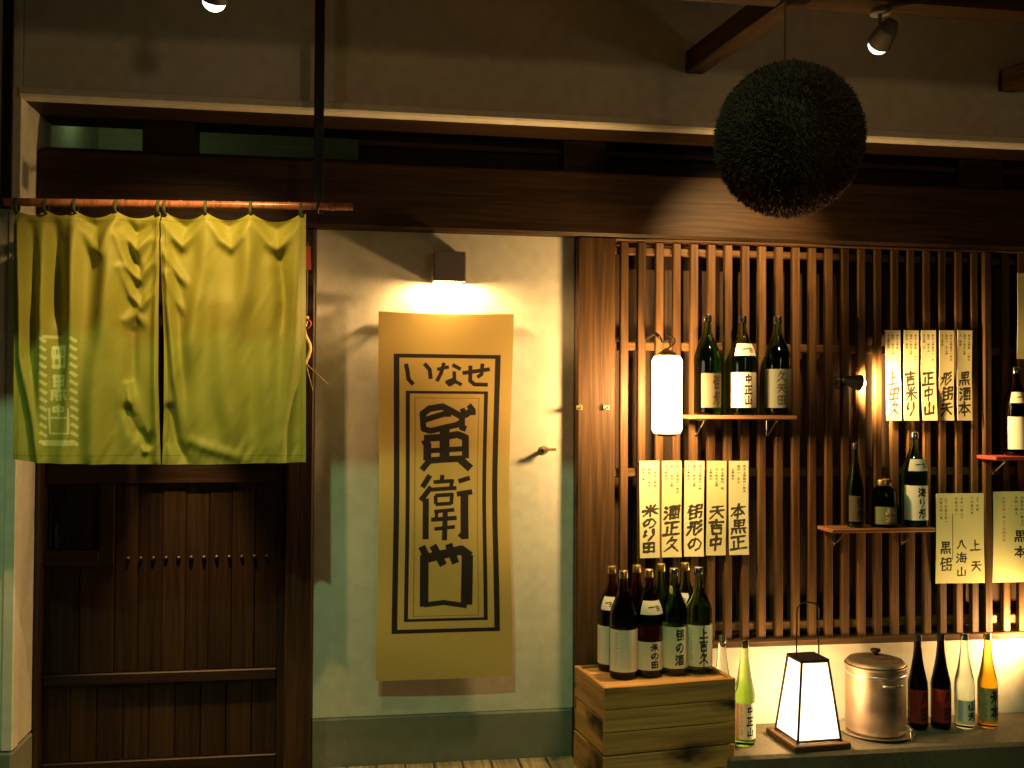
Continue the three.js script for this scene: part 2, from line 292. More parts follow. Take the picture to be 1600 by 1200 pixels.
// ---------------------------------------------------------------- sliding door
{
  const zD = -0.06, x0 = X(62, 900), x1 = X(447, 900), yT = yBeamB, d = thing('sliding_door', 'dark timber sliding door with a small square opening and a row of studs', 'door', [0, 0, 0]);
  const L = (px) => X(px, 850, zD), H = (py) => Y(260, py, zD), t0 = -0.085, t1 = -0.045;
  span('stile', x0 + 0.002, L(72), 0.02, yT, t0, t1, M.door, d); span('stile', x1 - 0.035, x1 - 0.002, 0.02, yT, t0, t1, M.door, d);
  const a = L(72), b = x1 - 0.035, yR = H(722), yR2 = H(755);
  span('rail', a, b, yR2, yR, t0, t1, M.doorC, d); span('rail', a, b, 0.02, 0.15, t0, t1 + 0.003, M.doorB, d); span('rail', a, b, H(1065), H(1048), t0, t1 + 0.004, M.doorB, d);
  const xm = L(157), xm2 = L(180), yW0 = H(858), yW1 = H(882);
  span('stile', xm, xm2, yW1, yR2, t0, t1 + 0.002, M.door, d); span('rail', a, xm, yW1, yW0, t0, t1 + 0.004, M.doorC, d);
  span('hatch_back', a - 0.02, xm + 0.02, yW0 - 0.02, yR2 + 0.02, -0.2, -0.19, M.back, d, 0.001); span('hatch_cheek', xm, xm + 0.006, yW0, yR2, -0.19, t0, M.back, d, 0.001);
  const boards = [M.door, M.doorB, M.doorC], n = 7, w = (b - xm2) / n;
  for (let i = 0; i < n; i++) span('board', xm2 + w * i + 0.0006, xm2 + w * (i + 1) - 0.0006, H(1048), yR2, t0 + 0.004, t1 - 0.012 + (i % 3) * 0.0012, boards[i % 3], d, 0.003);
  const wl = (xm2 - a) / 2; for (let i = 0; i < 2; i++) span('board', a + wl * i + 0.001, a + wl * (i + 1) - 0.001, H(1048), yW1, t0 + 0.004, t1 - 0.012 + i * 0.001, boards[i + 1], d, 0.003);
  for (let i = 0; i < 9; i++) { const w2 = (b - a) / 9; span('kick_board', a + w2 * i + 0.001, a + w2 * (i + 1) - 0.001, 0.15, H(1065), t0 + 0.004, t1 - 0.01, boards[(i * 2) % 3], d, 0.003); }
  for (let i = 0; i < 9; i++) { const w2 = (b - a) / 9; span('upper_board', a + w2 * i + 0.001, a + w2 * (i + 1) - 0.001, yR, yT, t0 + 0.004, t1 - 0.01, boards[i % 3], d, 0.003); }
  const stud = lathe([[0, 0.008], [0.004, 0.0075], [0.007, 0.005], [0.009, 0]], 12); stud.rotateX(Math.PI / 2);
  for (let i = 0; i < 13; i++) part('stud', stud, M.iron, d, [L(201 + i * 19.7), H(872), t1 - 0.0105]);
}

// ---------------------------------------------------------------- noren, its pole and the iron hangers
const zN = 0.42;
{
  const y = (px) => Y(px, 319 + (px - 260) * 0.014, zN), a = V(X(-40, 316, zN), y(-40), zN), b = V(X(552, 323, zN), y(552), zN);
  const t = thing('curtain_pole', 'reddish lacquered bamboo pole slung below the eaves above the doorway', 'pole');
  const g = rod(a, b, 0.0135, 0.0125, 16); g.attributes.uv.array.forEach((v, i, u) => { u[i] = i % 2 ? v * 1.6 : v; });
  const pole = part('pole', g, M.bamboo, t); void pole;
  for (const px of [20, 118, 192, 283, 334, 372, 452, 520]) part('node', rod(V(X(px, 319, zN) - 0.004, y(px), zN), V(X(px, 319, zN) + 0.004, y(px), zN), 0.0145, 0.0145, 16), M.bamboo, t);
  for (const [px, lab] of [[6, 'black iron hanger bar beside the left plaster pier'], [497, 'black iron hanger bar beside the plaster wall panel']]) {
    const h = thing('iron_hanger', lab, 'hanger', [X(px, 300, zN), 0, zN - 0.02], 0, 'iron hangers carrying the curtain pole'), yb = y(px);
    part('bar', box(0.034, roofY(zN) - yb + 0.02, 0.014, 0.002), M.iron, h, [0, (roofY(zN) + yb - 0.02) / 2, 0]);
    part('hook', new THREE.TorusGeometry(0.02, 0.005, 8, 20, Math.PI * 1.5).rotateY(Math.PI / 2), M.iron, h, [0, yb, 0.02]);
  }
}
{
  const noren = thing('noren_curtain', 'olive green split cloth curtain hanging over the doorway', 'curtain');
  const c = document.createElement('canvas'); c.width = 1200; c.height = 1024; const x = c.getContext('2d');
  x.fillStyle = '#a2a251'; x.fillRect(0, 0, 1200, 1024);
  for (let i = 0; i < 26000; i++) { x.fillStyle = rnd() < 0.5 ? 'rgba(60,70,10,0.05)' : 'rgba(230,230,140,0.05)'; x.fillRect(rnd() * 1200, rnd() * 1024, rr(1, 14), 1); x.fillRect(rnd() * 1200, rnd() * 1024, 1, rr(1, 14)); }
  const U = (px) => (px - 22) / (478 - 22) * 1200, W = (py) => (py - 334) / (722 - 334) * 1024;
  { // white crest of dyed lettering on the left panel
    const l = U(62), r = U(125), t = W(524), b = W(698), w = r - l, h = b - t; x.fillStyle = 'rgba(228,236,206,0.8)'; x.strokeStyle = x.fillStyle; x.lineWidth = 5;
    for (let i = 0; i < 13; i++) for (const s of [0, 1]) { x.save(); x.translate(s ? r - w * 0.1 : l + w * 0.1, t + h * (0.04 + i * 0.077)); x.rotate(0.6); x.fillRect(-w * 0.1, -h * 0.014, w * 0.2, h * 0.03); x.restore(); }
    x.fillRect(l + w * 0.08, b - h * 0.06, w * 0.84, h * 0.05); x.fillRect(l + w * 0.1, t, w * 0.5, h * 0.03);
    glyph(x, 'ta', l + w * 0.24, t + h * 0.06, w * 0.5, 0.2, h * 0.26); glyph(x, 'kuro', l + w * 0.24, t + h * 0.34, w * 0.5, 0.18, h * 0.26); glyph(x, 'naka', l + w * 0.24, t + h * 0.62, w * 0.5, 0.14, h * 0.1);
    for (const st of [[24, 66, 26, 88, 76, 88, 76, 66], [30, 74, 70, 74]]) brush(x, st, 9, w / 100, h / 100, l, t);
  }
  x.setLineDash([7, 4]); x.lineWidth = 2; x.strokeStyle = 'rgba(70,74,22,0.75)'; for (const py of [712, 345]) { x.beginPath(); x.moveTo(0, W(py)); x.lineTo(1200, W(py)); x.stroke(); } for (const px of [28, 244, 260, 471]) { x.beginPath(); x.moveTo(U(px), 0); x.lineTo(U(px), 1024); x.stroke(); }
  const map = new THREE.CanvasTexture(c); map.colorSpace = THREE.SRGBColorSpace;
  const cloth = std({ map, color: C(0.88, 0.9, 0.5), bumpMap: weaveBump, bumpScale: 0.0004, roughness: 0.62, sheen: 0.4, sheenRoughness: 0.5, sheenColor: C(0.6, 0.6, 0.3), side: THREE.DoubleSide });
  const ties = [26, 72, 118, 182, 248, 258, 322, 392, 470];
  // folds in photo pixels: points, half width, height in metres
  const folds = [
    [[182, 338, 176, 420, 158, 560, 150, 722], 20, 0.034], [[118, 338, 116, 480, 104, 722], 13, 0.03], [[248, 340, 246, 520, 244, 722], 7, 0.016],
    [[257, 350, 262, 470, 272, 590, 288, 700], 9, 0.03], [[322, 338, 316, 420, 300, 540, 292, 620], 16, 0.026], [[392, 338, 386, 430, 372, 560], 15, 0.024],
    [[470, 338, 460, 500, 440, 722], 13, 0.03], [[72, 338, 66, 480, 60, 722], 11, 0.02], [[30, 350, 34, 560, 62, 722], 7, 0.02], [[430, 420, 424, 560, 410, 722], 20, 0.014], [[345, 480, 350, 600, 360, 722], 26, 0.016],
    [[188, 346, 200, 376, 216, 392, 234, 374, 246, 350], 8, 0.02], [[190, 372, 204, 418, 220, 436, 238, 412, 247, 380], 8, 0.022], [[192, 420, 206, 462, 222, 480, 238, 460, 247, 430], 7, 0.014],
    [[190, 356, 210, 410, 226, 448], 7, -0.024], [[196, 346, 212, 362, 232, 352], 8, -0.03], [[262, 348, 274, 372, 286, 384, 300, 368, 318, 344], 9, 0.022], [[268, 338, 288, 352, 312, 338], 8, -0.026],
    [[262, 400, 280, 430, 300, 455], 7, 0.014], [[262, 430, 276, 470, 292, 500], 7, 0.012], [[330, 344, 346, 376, 362, 388, 378, 372, 390, 346], 8, 0.016], [[336, 340, 356, 352, 384, 342], 8, -0.026],
    [[398, 346, 420, 380, 434, 392, 450, 374, 466, 346], 9, 0.02], [[402, 340, 432, 356, 462, 342], 10, -0.03], [[436, 400, 444, 470, 440, 540], 10, -0.022], [[124, 342, 150, 352, 176, 342], 9, -0.022], [[128, 350, 146, 386, 160, 396, 178, 352], 9, 0.014],
    [[200, 640, 212, 672, 228, 694, 244, 672], 8, -0.03], [[200, 600, 206, 652, 226, 704, 246, 700], 6, 0.014], [[198, 500, 214, 490, 236, 520], 8, 0.012], [[206, 520, 204, 580, 200, 640], 9, -0.014],
    [[262, 640, 272, 690, 290, 722], 8, -0.02], [[80, 350, 86, 470, 92, 520], 12, -0.026], [[46, 350, 50, 470, 46, 600], 9, -0.02], [[300, 690, 340, 704, 380, 716], 9, 0.008],
  ].map(([a, w, h]) => { const p = []; for (let i = 0; i < a.length; i += 2) p.push([a[i], a[i + 1]]); return [p, w, h]; });
  const relief = (px, py) => {
    let z = 0.008 * Math.sin(px * 0.031 + py * 0.006) + 0.004 * Math.sin(px * 0.11 - py * 0.013 + 1) + 0.006 * (vnoise(px / 26, py / 60, 999, 999, 71) - 0.5) + 0.003 * (vnoise((px + py * 0.5) / 9, (py - px) / 40, 999, 999, 72) - 0.5) * (0.4 + Math.max(0, (py - 640) / 60));
    for (const [p, w, h] of folds) {
      let best = 1e9, at = 0;
      for (let i = 1; i < p.length; i++) {
        const ax = p[i - 1][0], ay = p[i - 1][1], dx = p[i][0] - ax, dy = p[i][1] - ay, t = Math.max(0, Math.min(1, ((px - ax) * dx + (py - ay) * dy) / (dx * dx + dy * dy)));
        const d = Math.hypot(px - ax - dx * t, py - ay - dy * t); if (d < best) { best = d; at = (i - 1 + t) / (p.length - 1); }
      }
      const e = best / w; const last = p[p.length - 1][1], k = Math.min(1, (1 - at) / 0.4), end = last > 700 || last < 400 ? 1 : k * k * (3 - 2 * k); z += h * Math.exp(-e * e) * (0.35 + 0.65 * Math.sin(Math.PI * Math.min(1, 0.2 + at * 0.75))) * end;
    }
    return z;
  };
  const bottom = (px) => 722 + 4 * Math.sin((px - 20) / 460 * Math.PI) - (px < 250 ? Math.max(0, 60 - px) * 0.12 : 0);
  function top(px) { let i = 1; while (i < ties.length - 1 && px > ties[i]) i++; const a = ties[i - 1], b = ties[i], u = Math.max(0, Math.min(1, (px - a) / (b - a))); return 331 + (b - a) * 0.3 * 4 * u * (1 - u) * 0.55 + (px - 260) * 0.014; }
  function panel(l, r, edge) {
    const NX = 150, NY = 170, pos = [], uv = [], ix = [];
    for (let j = 0; j <= NY; j++) for (let i = 0; i <= NX; i++) {
      const t = j / NY, px0 = l + (r - l) * i / NX, tp = top(px0), py = tp + (bottom(px0) - tp) * t;
      let px = px0; if (edge > 0) px += -7 * Math.max(0, 1 - (r - px0) / 40) * Math.sin(Math.PI * Math.max(0, (t - 0.15) / 0.85)) * 0.5; else px += 6 * Math.max(0, 1 - (px0 - l) / 40) * Math.sin(Math.PI * Math.max(0, (t - 0.2) / 0.8)) * 0.5;
      if (px0 < 40) px -= 5 * t * (1 - px0 / 60);
      const q = P(px, py, zN), soft = 1 - 0.72 * Math.exp(-t * 22); pos.push(q.x, q.y, zN - 0.004 + 1.45 * relief(px0, py) * soft); uv.push((px0 - 22) / 456, 1 - (py - 334) / 388);
      if (i < NX && j < NY) { const k = j * (NX + 1) + i; ix.push(k, k + NX + 1, k + 1, k + 1, k + NX + 1, k + NX + 2); }
    }
    const g = new THREE.BufferGeometry(); g.setAttribute('position', new THREE.Float32BufferAttribute(pos, 3)); g.setAttribute('uv', new THREE.Float32BufferAttribute(uv, 2)); g.setIndex(ix); g.computeVertexNormals();
    part('cloth_panel', g, cloth, noren);
  }
  panel(22, 251, 1); panel(253, 478, -1);
  const loopMat = std({ color: C(0.07, 0.085, 0.03), roughness: 0.9 });
  for (const px of ties) { const q = P(px, 321 + (px - 260) * 0.014, zN), k = 0.0235; part('tie_loop', new THREE.TorusGeometry(k, 0.003, 8, 20).rotateY(Math.PI / 2).scale(1.8, 1, 1), loopMat, noren, [q.x, q.y - 0.008, zN]); }
}

// ---------------------------------------------------------------- hanging scroll and its lamp
{
  const z = 0.055, tl = P(593, 486, z), br = P(797, 1056, z), W = br.x - tl.x, H = tl.y - br.y, TW = 640, TH = 1800;
  const t = canvas(TW, TH, '#c4a65a', (x) => {
    const U = (px) => (px - 593) / 204 * TW, S = TW / 204, Vv = (py) => (py - 487) / 573 * TH, SV = TH / 573;
    x.strokeStyle = '#1c1209'; x.fillStyle = '#1c1209';
    const frame = (l, tp, r, b, wl, wt) => { x.fillRect(U(l - wl / 2), Vv(tp - wt / 2), wl * S, (b - tp + wt) * SV); x.fillRect(U(r - wl / 2), Vv(tp - wt / 2), wl * S, (b - tp + wt) * SV); x.fillRect(U(l), Vv(tp - wt / 2), (r - l) * S, wt * SV); x.fillRect(U(l), Vv(b - wt / 2), (r - l) * S, wt * SV); };
    frame(620, 556, 774, 985, 8.4, 6); frame(637, 613, 757, 968, 6, 4.2);
    x.save(); x.globalAlpha = 0.3; frame(648, 622, 746, 962, 1.6, 1.2); x.restore();
    const put = (ox, oy, sc, list) => { for (const [w0, ...p] of list) { x.lineWidth = w0 / sc * (S + SV) / 2 * (sc === 6 && w0 < 37 ? 1.15 : 1.22); x.lineCap = 'butt'; x.lineJoin = 'round'; x.beginPath(); p.forEach((v, i) => { if (i % 2 === 0) x[i ? 'lineTo' : 'moveTo'](U(ox + v / sc), Vv(oy + p[i + 1] / sc)); }); x.stroke(); } };
    put(620, 540, 6, [
      [34, 84, 172, 98, 236, 108, 316, 152, 366], [32, 252, 168, 300, 224, 310, 312], [28, 368, 222, 476, 196], [30, 432, 158, 404, 258, 366, 334], [30, 508, 176, 584, 218], [28, 524, 238, 528, 340, 484, 366, 458, 340, 506, 318, 594, 366],
      [32, 600, 254, 852, 214], [32, 672, 182, 672, 326, 712, 360, 836, 362], [30, 782, 162, 776, 262, 738, 292],
      [50, 245, 720, 238, 640, 300, 592, 420, 572, 500, 612, 590, 662, 640, 645, 692, 604], [40, 600, 590, 622, 640], [42, 662, 556, 702, 604, 704, 650],
      [44, 250, 702, 330, 674, 430, 642, 500, 640], [46, 240, 720, 246, 782, 310, 802, 430, 772, 560, 742, 612, 704], [46, 602, 690, 602, 770, 642, 782],
      [76, 440, 770, 442, 1060], [60, 255, 884, 282, 930, 282, 1080], [54, 250, 872, 420, 862, 560, 834, 636, 864, 640, 1060], [40, 280, 990, 640, 968], [50, 280, 1082, 440, 1070, 620, 1062],
      [46, 300, 1084, 232, 1168], [60, 580, 1060, 690, 1158], [44, 602, 660, 602, 770],
    ]);
    put(640, 730, 8.57, [
      [58, 268, 112, 168, 272], [58, 284, 268, 148, 448], [66, 214, 420, 214, 962],
      [46, 432, 108, 422, 206], [42, 316, 204, 566, 188, 544, 292], [44, 284, 304, 624, 284], [40, 342, 384, 348, 500], [42, 338, 384, 562, 370, 552, 500], [40, 344, 500, 556, 490],
      [40, 326, 596, 594, 576], [36, 362, 596, 350, 694], [46, 286, 704, 626, 684], [56, 472, 592, 462, 978], [40, 328, 828, 602, 802],
      [52, 650, 196, 806, 150], [56, 628, 366, 838, 338], [88, 732, 366, 732, 966], [46, 730, 950, 656, 900],
    ]);
    put(560, 760, 3.75, [
      [34, 372, 350, 402, 412, 480, 402], [36, 436, 346, 498, 462], [36, 526, 338, 568, 452], [44, 380, 424, 480, 402, 600, 374, 652, 412], [40, 388, 400, 390, 702], [54, 636, 404, 630, 696], [24, 388, 692, 500, 680, 632, 702],
    ]);
  });
  const s = thing('hanging_scroll', 'tall tan cloth scroll with black brush lettering hung on the plaster wall', 'scroll', [tl.x, br.y, 0]);
  const NX = 20, NY = 60, T = 0.006, g = new THREE.BoxGeometry(W, H, T, NX, NY, 1), p = g.attributes.position;
  for (let i = 0; i < p.count; i++) {
    const u = p.getX(i) / W + 0.5, v = p.getY(i) / H + 0.5, zz = p.getZ(i);
    const bow = -0.008 * Math.pow(2 * u - 1, 2) * v + 0.012 * Math.sin(v * 5.2 + 0.6) * (0.3 + u * 0.7) + 0.003 * Math.sin(v * 17 + u * 3);
    p.setXYZ(i, u * W + (u > 0.5 ? 1 : 0.4) * (u - 0.5) * 0.016 * Math.sin((v - 0.15) * 6.5 + 2.4), v * H - 0.006 * Math.sin(Math.PI * u) * (v > 0.98 ? 1 : 0), z + bow + zz);
  }
  g.computeVertexNormals();
  const face = std({ map: t, roughness: 0.85, bumpMap: weaveBump, bumpScale: 0.0003 }), side = std({ color: C(0.5, 0.38, 0.17), roughness: 0.9 });
  part('cloth', g, [side, side, side, side, face, side], s);
  part('hanging_batten', rod([0.01, H - 0.02, 0.02], [W - 0.01, H - 0.02, 0.02], 0.007), M.post, s);
  for (const u of [0.15, 0.85]) part('hanging_peg', rod([W * u, H - 0.012, 0.0], [W * u, H - 0.012, 0.04], 0.004), M.iron, s);
}
{
  const q = P(701, 441, 0.06), w = 0.125, h = 0.112, d = 0.1;
  const l = thing('wall_lamp', 'square grey box wall lamp shining down above the scroll', 'lamp', [q.x, q.y, 0]);
  for (const x of [-1, 1]) part('housing_side', box(0.006, h, d + 0.004, 0.002), M.greyBox, l, [x * (w / 2 - 0.003), h / 2, d / 2 + 0.002]);
  part('housing_front', box(w - 0.006, h + 0.002, 0.006, 0.002), M.greyBox, l, [0, h / 2, d + 0.0055]);
  part('housing_top', box(w - 0.01, 0.006, d + 0.002, 0.002), M.greyBox, l, [0, h - 0.004, d / 2 + 0.001]);
  part('back_plate', box(w - 0.02, h - 0.01, 0.006, 0.002), M.greyBox, l, [0, h / 2, 0.0035]);
  const bulb = new THREE.SphereGeometry(0.022, 20, 14); bulb.scale(1.2, 0.8, 1);
  part('glowing_bulb', bulb, std({ color: C(0.9, 0.8, 0.6), emissive: C(1, 0.75, 0.45), emissiveIntensity: 8 }), l, [0, 0.01, 0.072]);
  part('clip', new THREE.TorusGeometry(0.008, 0.003, 8, 16), M.chrome, l, [0.045, -0.008, 0.09]);
  const s = new THREE.PointLight(C(...WARM), 2.1); s.name = 'wall_lamp_light'; s.position.set(0, 0.01, 0.072); s.castShadow = true; s.shadow.radius = 1; l.add(s);
}
{ // brass valve on the wall
  const q = P(850, 703, 0.0), v = thing('brass_valve', 'small brass valve stub fixed to the plaster wall', 'valve', [q.x, q.y, 0]);
  part('flange', rod([0, 0, 0], [0, 0, 0.006], 0.017, 0.017, 18), M.steel, v);
  const brass = std({ color: C(0.7, 0.5, 0.2), metalness: 1, roughness: 0.35 });
  part('stem', rod([0, 0, 0.006], [0, 0, 0.05], 0.009, 0.008, 14), brass, v); part('lever', box(0.05, 0.011, 0.008, 0.002), brass, v, [0.014, 0.004, 0.05]);
}
for (const [px, lab] of [[905, 'small brass hook on the wooden post, near its edge by the plaster'], [947, 'small brass hook on the wooden post, near its lattice edge']]) {
  const q = P(px, 637, 0.05), k = thing('brass_hook', lab, 'hook', [q.x, q.y, 0.05], 0, 'brass hooks on the post'), br = std({ color: C(0.8, 0.6, 0.28), metalness: 1, roughness: 0.3 });
  part('plate', box(0.026, 0.018, 0.004, 0.001), br, k, [0, 0, 0.0025]); part('hook_arm', tube([[0, 0, 0.004], [0, -0.004, 0.018], [0, 0.006, 0.026], [0, 0.014, 0.02]], 0.003, 16, 6), br, k);
}
{ // dried charm on the door post
  const q = P(478, 560, 0.045), c = thing('straw_charm', 'straw and red paper charm hung on the door post', 'charm', [q.x, q.y, 0.04]);
  part('twist', tube([[0, 0.16, 0.012], [-0.01, 0.1, 0.016], [0.012, 0.04, 0.018], [-0.006, -0.02, 0.016]], 0.011, 30, 8), M.straw, c);
  for (let i = 0; i < 9; i++) { const a = rr(-0.9, 0.9); part('straw', rod([0, -0.02, 0.016], [Math.sin(a) * rr(0.05, 0.11), -0.02 - rr(0.02, 0.12), 0.03 + rr(0, 0.03)], 0.0022, 0.0012, 5), M.straw, c); }
  part('red_paper', box(0.022, 0.09, 0.004, 0.001), M.red, c, [0.004, 0.38, 0.012], [0, 0, 0.06]); part('red_knot', new THREE.TorusGeometry(0.016, 0.005, 8, 18), M.red, c, [0, 0.13, 0.026]);
  part('hanging_thread', rod([0.002, 0.14, 0.01], [0.004, 0.44, 0.006], 0.0015), M.rope, c);
}

// ---------------------------------------------------------------- cedar ball
{
  const z = zGird + 0.05, q = P(1232, 219, z), R = 0.219, b = thing('cedar_ball', 'big dark brown ball of cedar twigs hanging on a cord from the eaves', 'ball', [q.x, q.y, z]);
  const g = new THREE.SphereGeometry(R - 0.012, 64, 44), p = g.attributes.position;
  for (let i = 0; i < p.count; i++) { const v = V().fromBufferAttribute(p, i), k = 1 + 0.018 * Math.sin(v.x * 31 + v.y * 17) * Math.sin(v.z * 27 - v.y * 13); v.multiplyScalar(k); v.y *= 1.045; p.setXYZ(i, v.x, v.y, v.z); }
  g.computeVertexNormals(); const core = part('twig_core', g, M.cedar, b); void core;
  const tuft = new THREE.ConeGeometry(0.0045, 0.022, 4, 1, true), N = 14000, im = new THREE.InstancedMesh(tuft, std({ color: C(1, 1, 1), roughness: 0.95 }), N), m = new THREE.Matrix4(), Q = new THREE.Quaternion();
  im.name = 'twig_tips'; im.userData.kind = 'stuff';
  for (let i = 0; i < N; i++) {
    const yy = 1 - 2 * (i + 0.5) / N, a = i * 2.399963, r = Math.sqrt(1 - yy * yy), n = V(r * Math.cos(a), yy, r * Math.sin(a));
    const dir = n.clone().add(V(rr(-0.5, 0.5), rr(-0.5, 0.5), rr(-0.5, 0.5))).normalize(); Q.setFromUnitVectors(V(0, 1, 0), dir);
    const k = R - 0.008 + rr(-0.008, 0.005); m.compose(V(n.x * k, n.y * k * 1.045, n.z * k), Q, V(1, rr(0.6, 1.3), 1)); im.setMatrixAt(i, m);
    const t = rr(0.5, 1.35); im.setColorAt(i, C(0.055 * t, 0.02 * t, 0.009 * t));
  }
  b.add(im);
  part('cord', rod([-0.01, R * 1.03, 0], [-0.01, sofY(z) - 0.02 - q.y, 0], 0.004, 0.004, 8), M.rope, b);
}

// ---------------------------------------------------------------- ceiling spots
function spot(px, py, z, aim, cd, label, angle, soft) {
  const q = P(px, py, z), s = thing('ceiling_spotlight', label, 'spotlight', [q.x, q.y, q.z], 0, 'spotlights under the eaves'), d = aim.clone().sub(q).normalize();
  const up = sofY(zGird) - 0.031 - q.y;
  part('mount_plate', rod([0, up - 0.012, 0], [0, up, 0], 0.03, 0.03, 20), M.greyBox, s); part('mount_stem', rod([0, 0.02, 0], [0, up - 0.01, 0], 0.006), M.greyBox, s);
  const can = lathe([[0.0, -0.075], [0.02, -0.075], [0.03, -0.05], [0.036, 0.006], [0.033, 0.006], [0.026, -0.012], [0, -0.016]], 28);
  const Q = new THREE.Quaternion().setFromUnitVectors(V(0, 1, 0), d); can.applyQuaternion(Q); part('can', can, M.greyBox, s);
  const lens = new THREE.SphereGeometry(0.031, 28, 14); lens.scale(1, 0.85, 1); lens.translate(0, 0.01, 0); lens.applyQuaternion(Q); part('glowing_lens', lens, std({ color: C(0.9, 0.85, 0.7), emissive: C(1, 0.85, 0.6), emissiveIntensity: 7 }), s);
  const L = new THREE.SpotLight(C(...WARM), cd, 0, angle, soft); L.name = 'spotlight_light'; L.castShadow = true; L.shadow.radius = 1; const o = d.clone().multiplyScalar(0.008); L.position.copy(o);
  const tgt = new THREE.Object3D(); tgt.name = 'spotlight_aim'; tgt.position.copy(d); L.target = tgt; s.add(L, tgt);
}
spot(335, -3, 1.09, P(285, 470, zN), 6.2, 'ceiling spotlight in the eaves above the green doorway curtain', 0.62, 1);
spot(1375, 66, 1.09, P(1150, 440, 0), 15, 'ceiling spotlight under the eaves beside the cedar ball, aimed at the lattice', 0.4, 0.85);

{ // small downlight behind the noren that washes the door
  const x = X(285, 800, 0.2), y = yBeamB - 0.05, s = thing('door_downlight', 'small round downlight hidden behind the doorway curtain', 'spotlight', [x, y, 0.2]);
  part('arm', tube([[0, 0.02, 0], [0, 0.03, -0.06], [0, 0.06, -0.139]], 0.007, 20, 8), M.greyBox, s);
  part('can', lathe([[0, 0.03], [0.024, 0.028], [0.03, 0.02], [0.032, -0.03], [0.029, -0.03], [0.024, -0.01], [0, -0.008]], 26), M.greyBox, s);
  part('glowing_lens', lathe([[0, -0.018], [0.02, -0.016], [0.023, -0.011], [0, -0.011]], 24), std({ color: C(0.9, 0.85, 0.7), emissive: C(1, 0.85, 0.6), emissiveIntensity: 6 }), s);
  const L = new THREE.SpotLight(C(...WARM), 30, 0, 0.33, 0.9), t = new THREE.Object3D(); L.name = 'downlight_light'; L.position.set(0, -0.034, 0); L.castShadow = true; t.name = 'downlight_aim'; t.position.set(0.0, -1, -0.03); L.target = t; s.add(L, t);
}

// ---------------------------------------------------------------- bottles
const labelTexes = {};
function labelTex(kind) {
  if (labelTexes[kind]) return labelTexes[kind];
  const [paper, ink, gl, side] = {
    white: ['#e3dcc6', '#5a5040', [], 1], ink: ['#e2d8bd', '#1a1510', ['kome', 'no', 'ta'], 0], bold: ['#e6ddc2', '#17120e', ['naka', 'masa', 'yama'], 1], grass: ['#dedbb8', '#23301c', ['tsuru', 'no', 'sake'], 0],
    stripe: ['#d8d8b8', '#16301a', ['ue', 'yoshi', 'ku'], 2], red: ['#8f1f14', '#2a0a06', ['hachi', 'ta'], 1], pale: ['#c6cfc0', '#1d2430', ['yama', 'ten'], 0], olive: ['#8f9468', '#20240f', ['kome', 'moto'], 1],
    dark: ['#4e4530', '#16120c', ['tsuru', 'gata'], 0], smoke: ['#565a48', '#2a2c22', ['ku', 'ten', 'ta'], 1], brush: ['#e4dec9', '#141211', ['umi', 'ri', 'gata'], 0], moss: ['#6f7d52', '#c9c79a', ['kuro', 'moto'], 0],
  }[kind];
  const t = canvas(384, 256, paper, (x) => {
    x.fillStyle = ink; const n = gl.length, s = n ? 230 / n : 0;
    gl.forEach((g, i) => glyph(x, g, 192 - s * 0.62, 12 + i * s, s * 1.2, 0.14, s * 0.98));
    x.globalAlpha = 0.55;
    if (side) for (let i = 0; i < 14; i++) { x.fillRect(70, 20 + i * 15, rr(10, 34), 4); x.fillRect(300 - (i % 3) * 6, 16 + i * 15, rr(8, 26), 4); }
    if (side === 2) { x.globalAlpha = 0.9; x.fillRect(186, 0, 10, 256); }
  });
  return labelTexes[kind] = paperMat(t, 0.7);
}
const glassMat = (r, g, b, dist) => std({ color: C(1, 1, 1), roughness: 0.04, transmission: 1, thickness: 0.1, ior: 1.45, attenuationColor: C(r, g, b), attenuationDistance: dist });
const GL = { green: glassMat(0.3, 0.5, 0.12, 0.06), dark: glassMat(0.16, 0.4, 0.1, 0.05), brown: glassMat(0.42, 0.16, 0.03, 0.03), clear: glassMat(0.72, 0.9, 0.85, 0.09), black: glassMat(0.3, 0.1, 0.05, 0.006), amber: glassMat(0.8, 0.5, 0.06, 0.05) };
const capMat = { silver: M.chrome, white: std({ color: C(0.75, 0.7, 0.58), roughness: 0.4 }), gold: std({ color: C(0.75, 0.55, 0.22), roughness: 0.3, metalness: 1 }), black: std({ color: C(0.02, 0.02, 0.02), roughness: 0.3 }) };
const neckMat = { white: paperMat(canvas(128, 64, '#ddd5bd', (x) => { x.fillStyle = '#2a241c'; glyph(x, 'ichi', 30, 4, 50, 0.12); glyph(x, 'ta', 70, 20, 30, 0.12); })), gold: std({ color: C(0.55, 0.4, 0.14), roughness: 0.5 }) };
const BODY = [[0, 0.003], [0.046, 0], [0.052, 0.006], [0.0525, 0.02], [0.0525, 0.225], [0.051, 0.24], [0.045, 0.262], [0.034, 0.288], [0.024, 0.312], [0.0175, 0.335], [0.0155, 0.365], [0.0155, 0.376], [0, 0.376]];
const SLIM = [[0, 0.003], [0.035, 0], [0.04, 0.006], [0.0405, 0.02], [0.0405, 0.185], [0.039, 0.2], [0.034, 0.222], [0.026, 0.26], [0.02, 0.3], [0.0158, 0.335], [0.0145, 0.37], [0.0145, 0.378], [0, 0.378]];
const SQUAT = [[0, 0.003], [0.046, 0], [0.051, 0.006], [0.0515, 0.1], [0.05, 0.14], [0.044, 0.152], [0.03, 0.162], [0.028, 0.178], [0, 0.178]];
const bodies = { tall: lathe(BODY, 32), slim: lathe(SLIM, 32), squat: lathe(SQUAT, 32) };
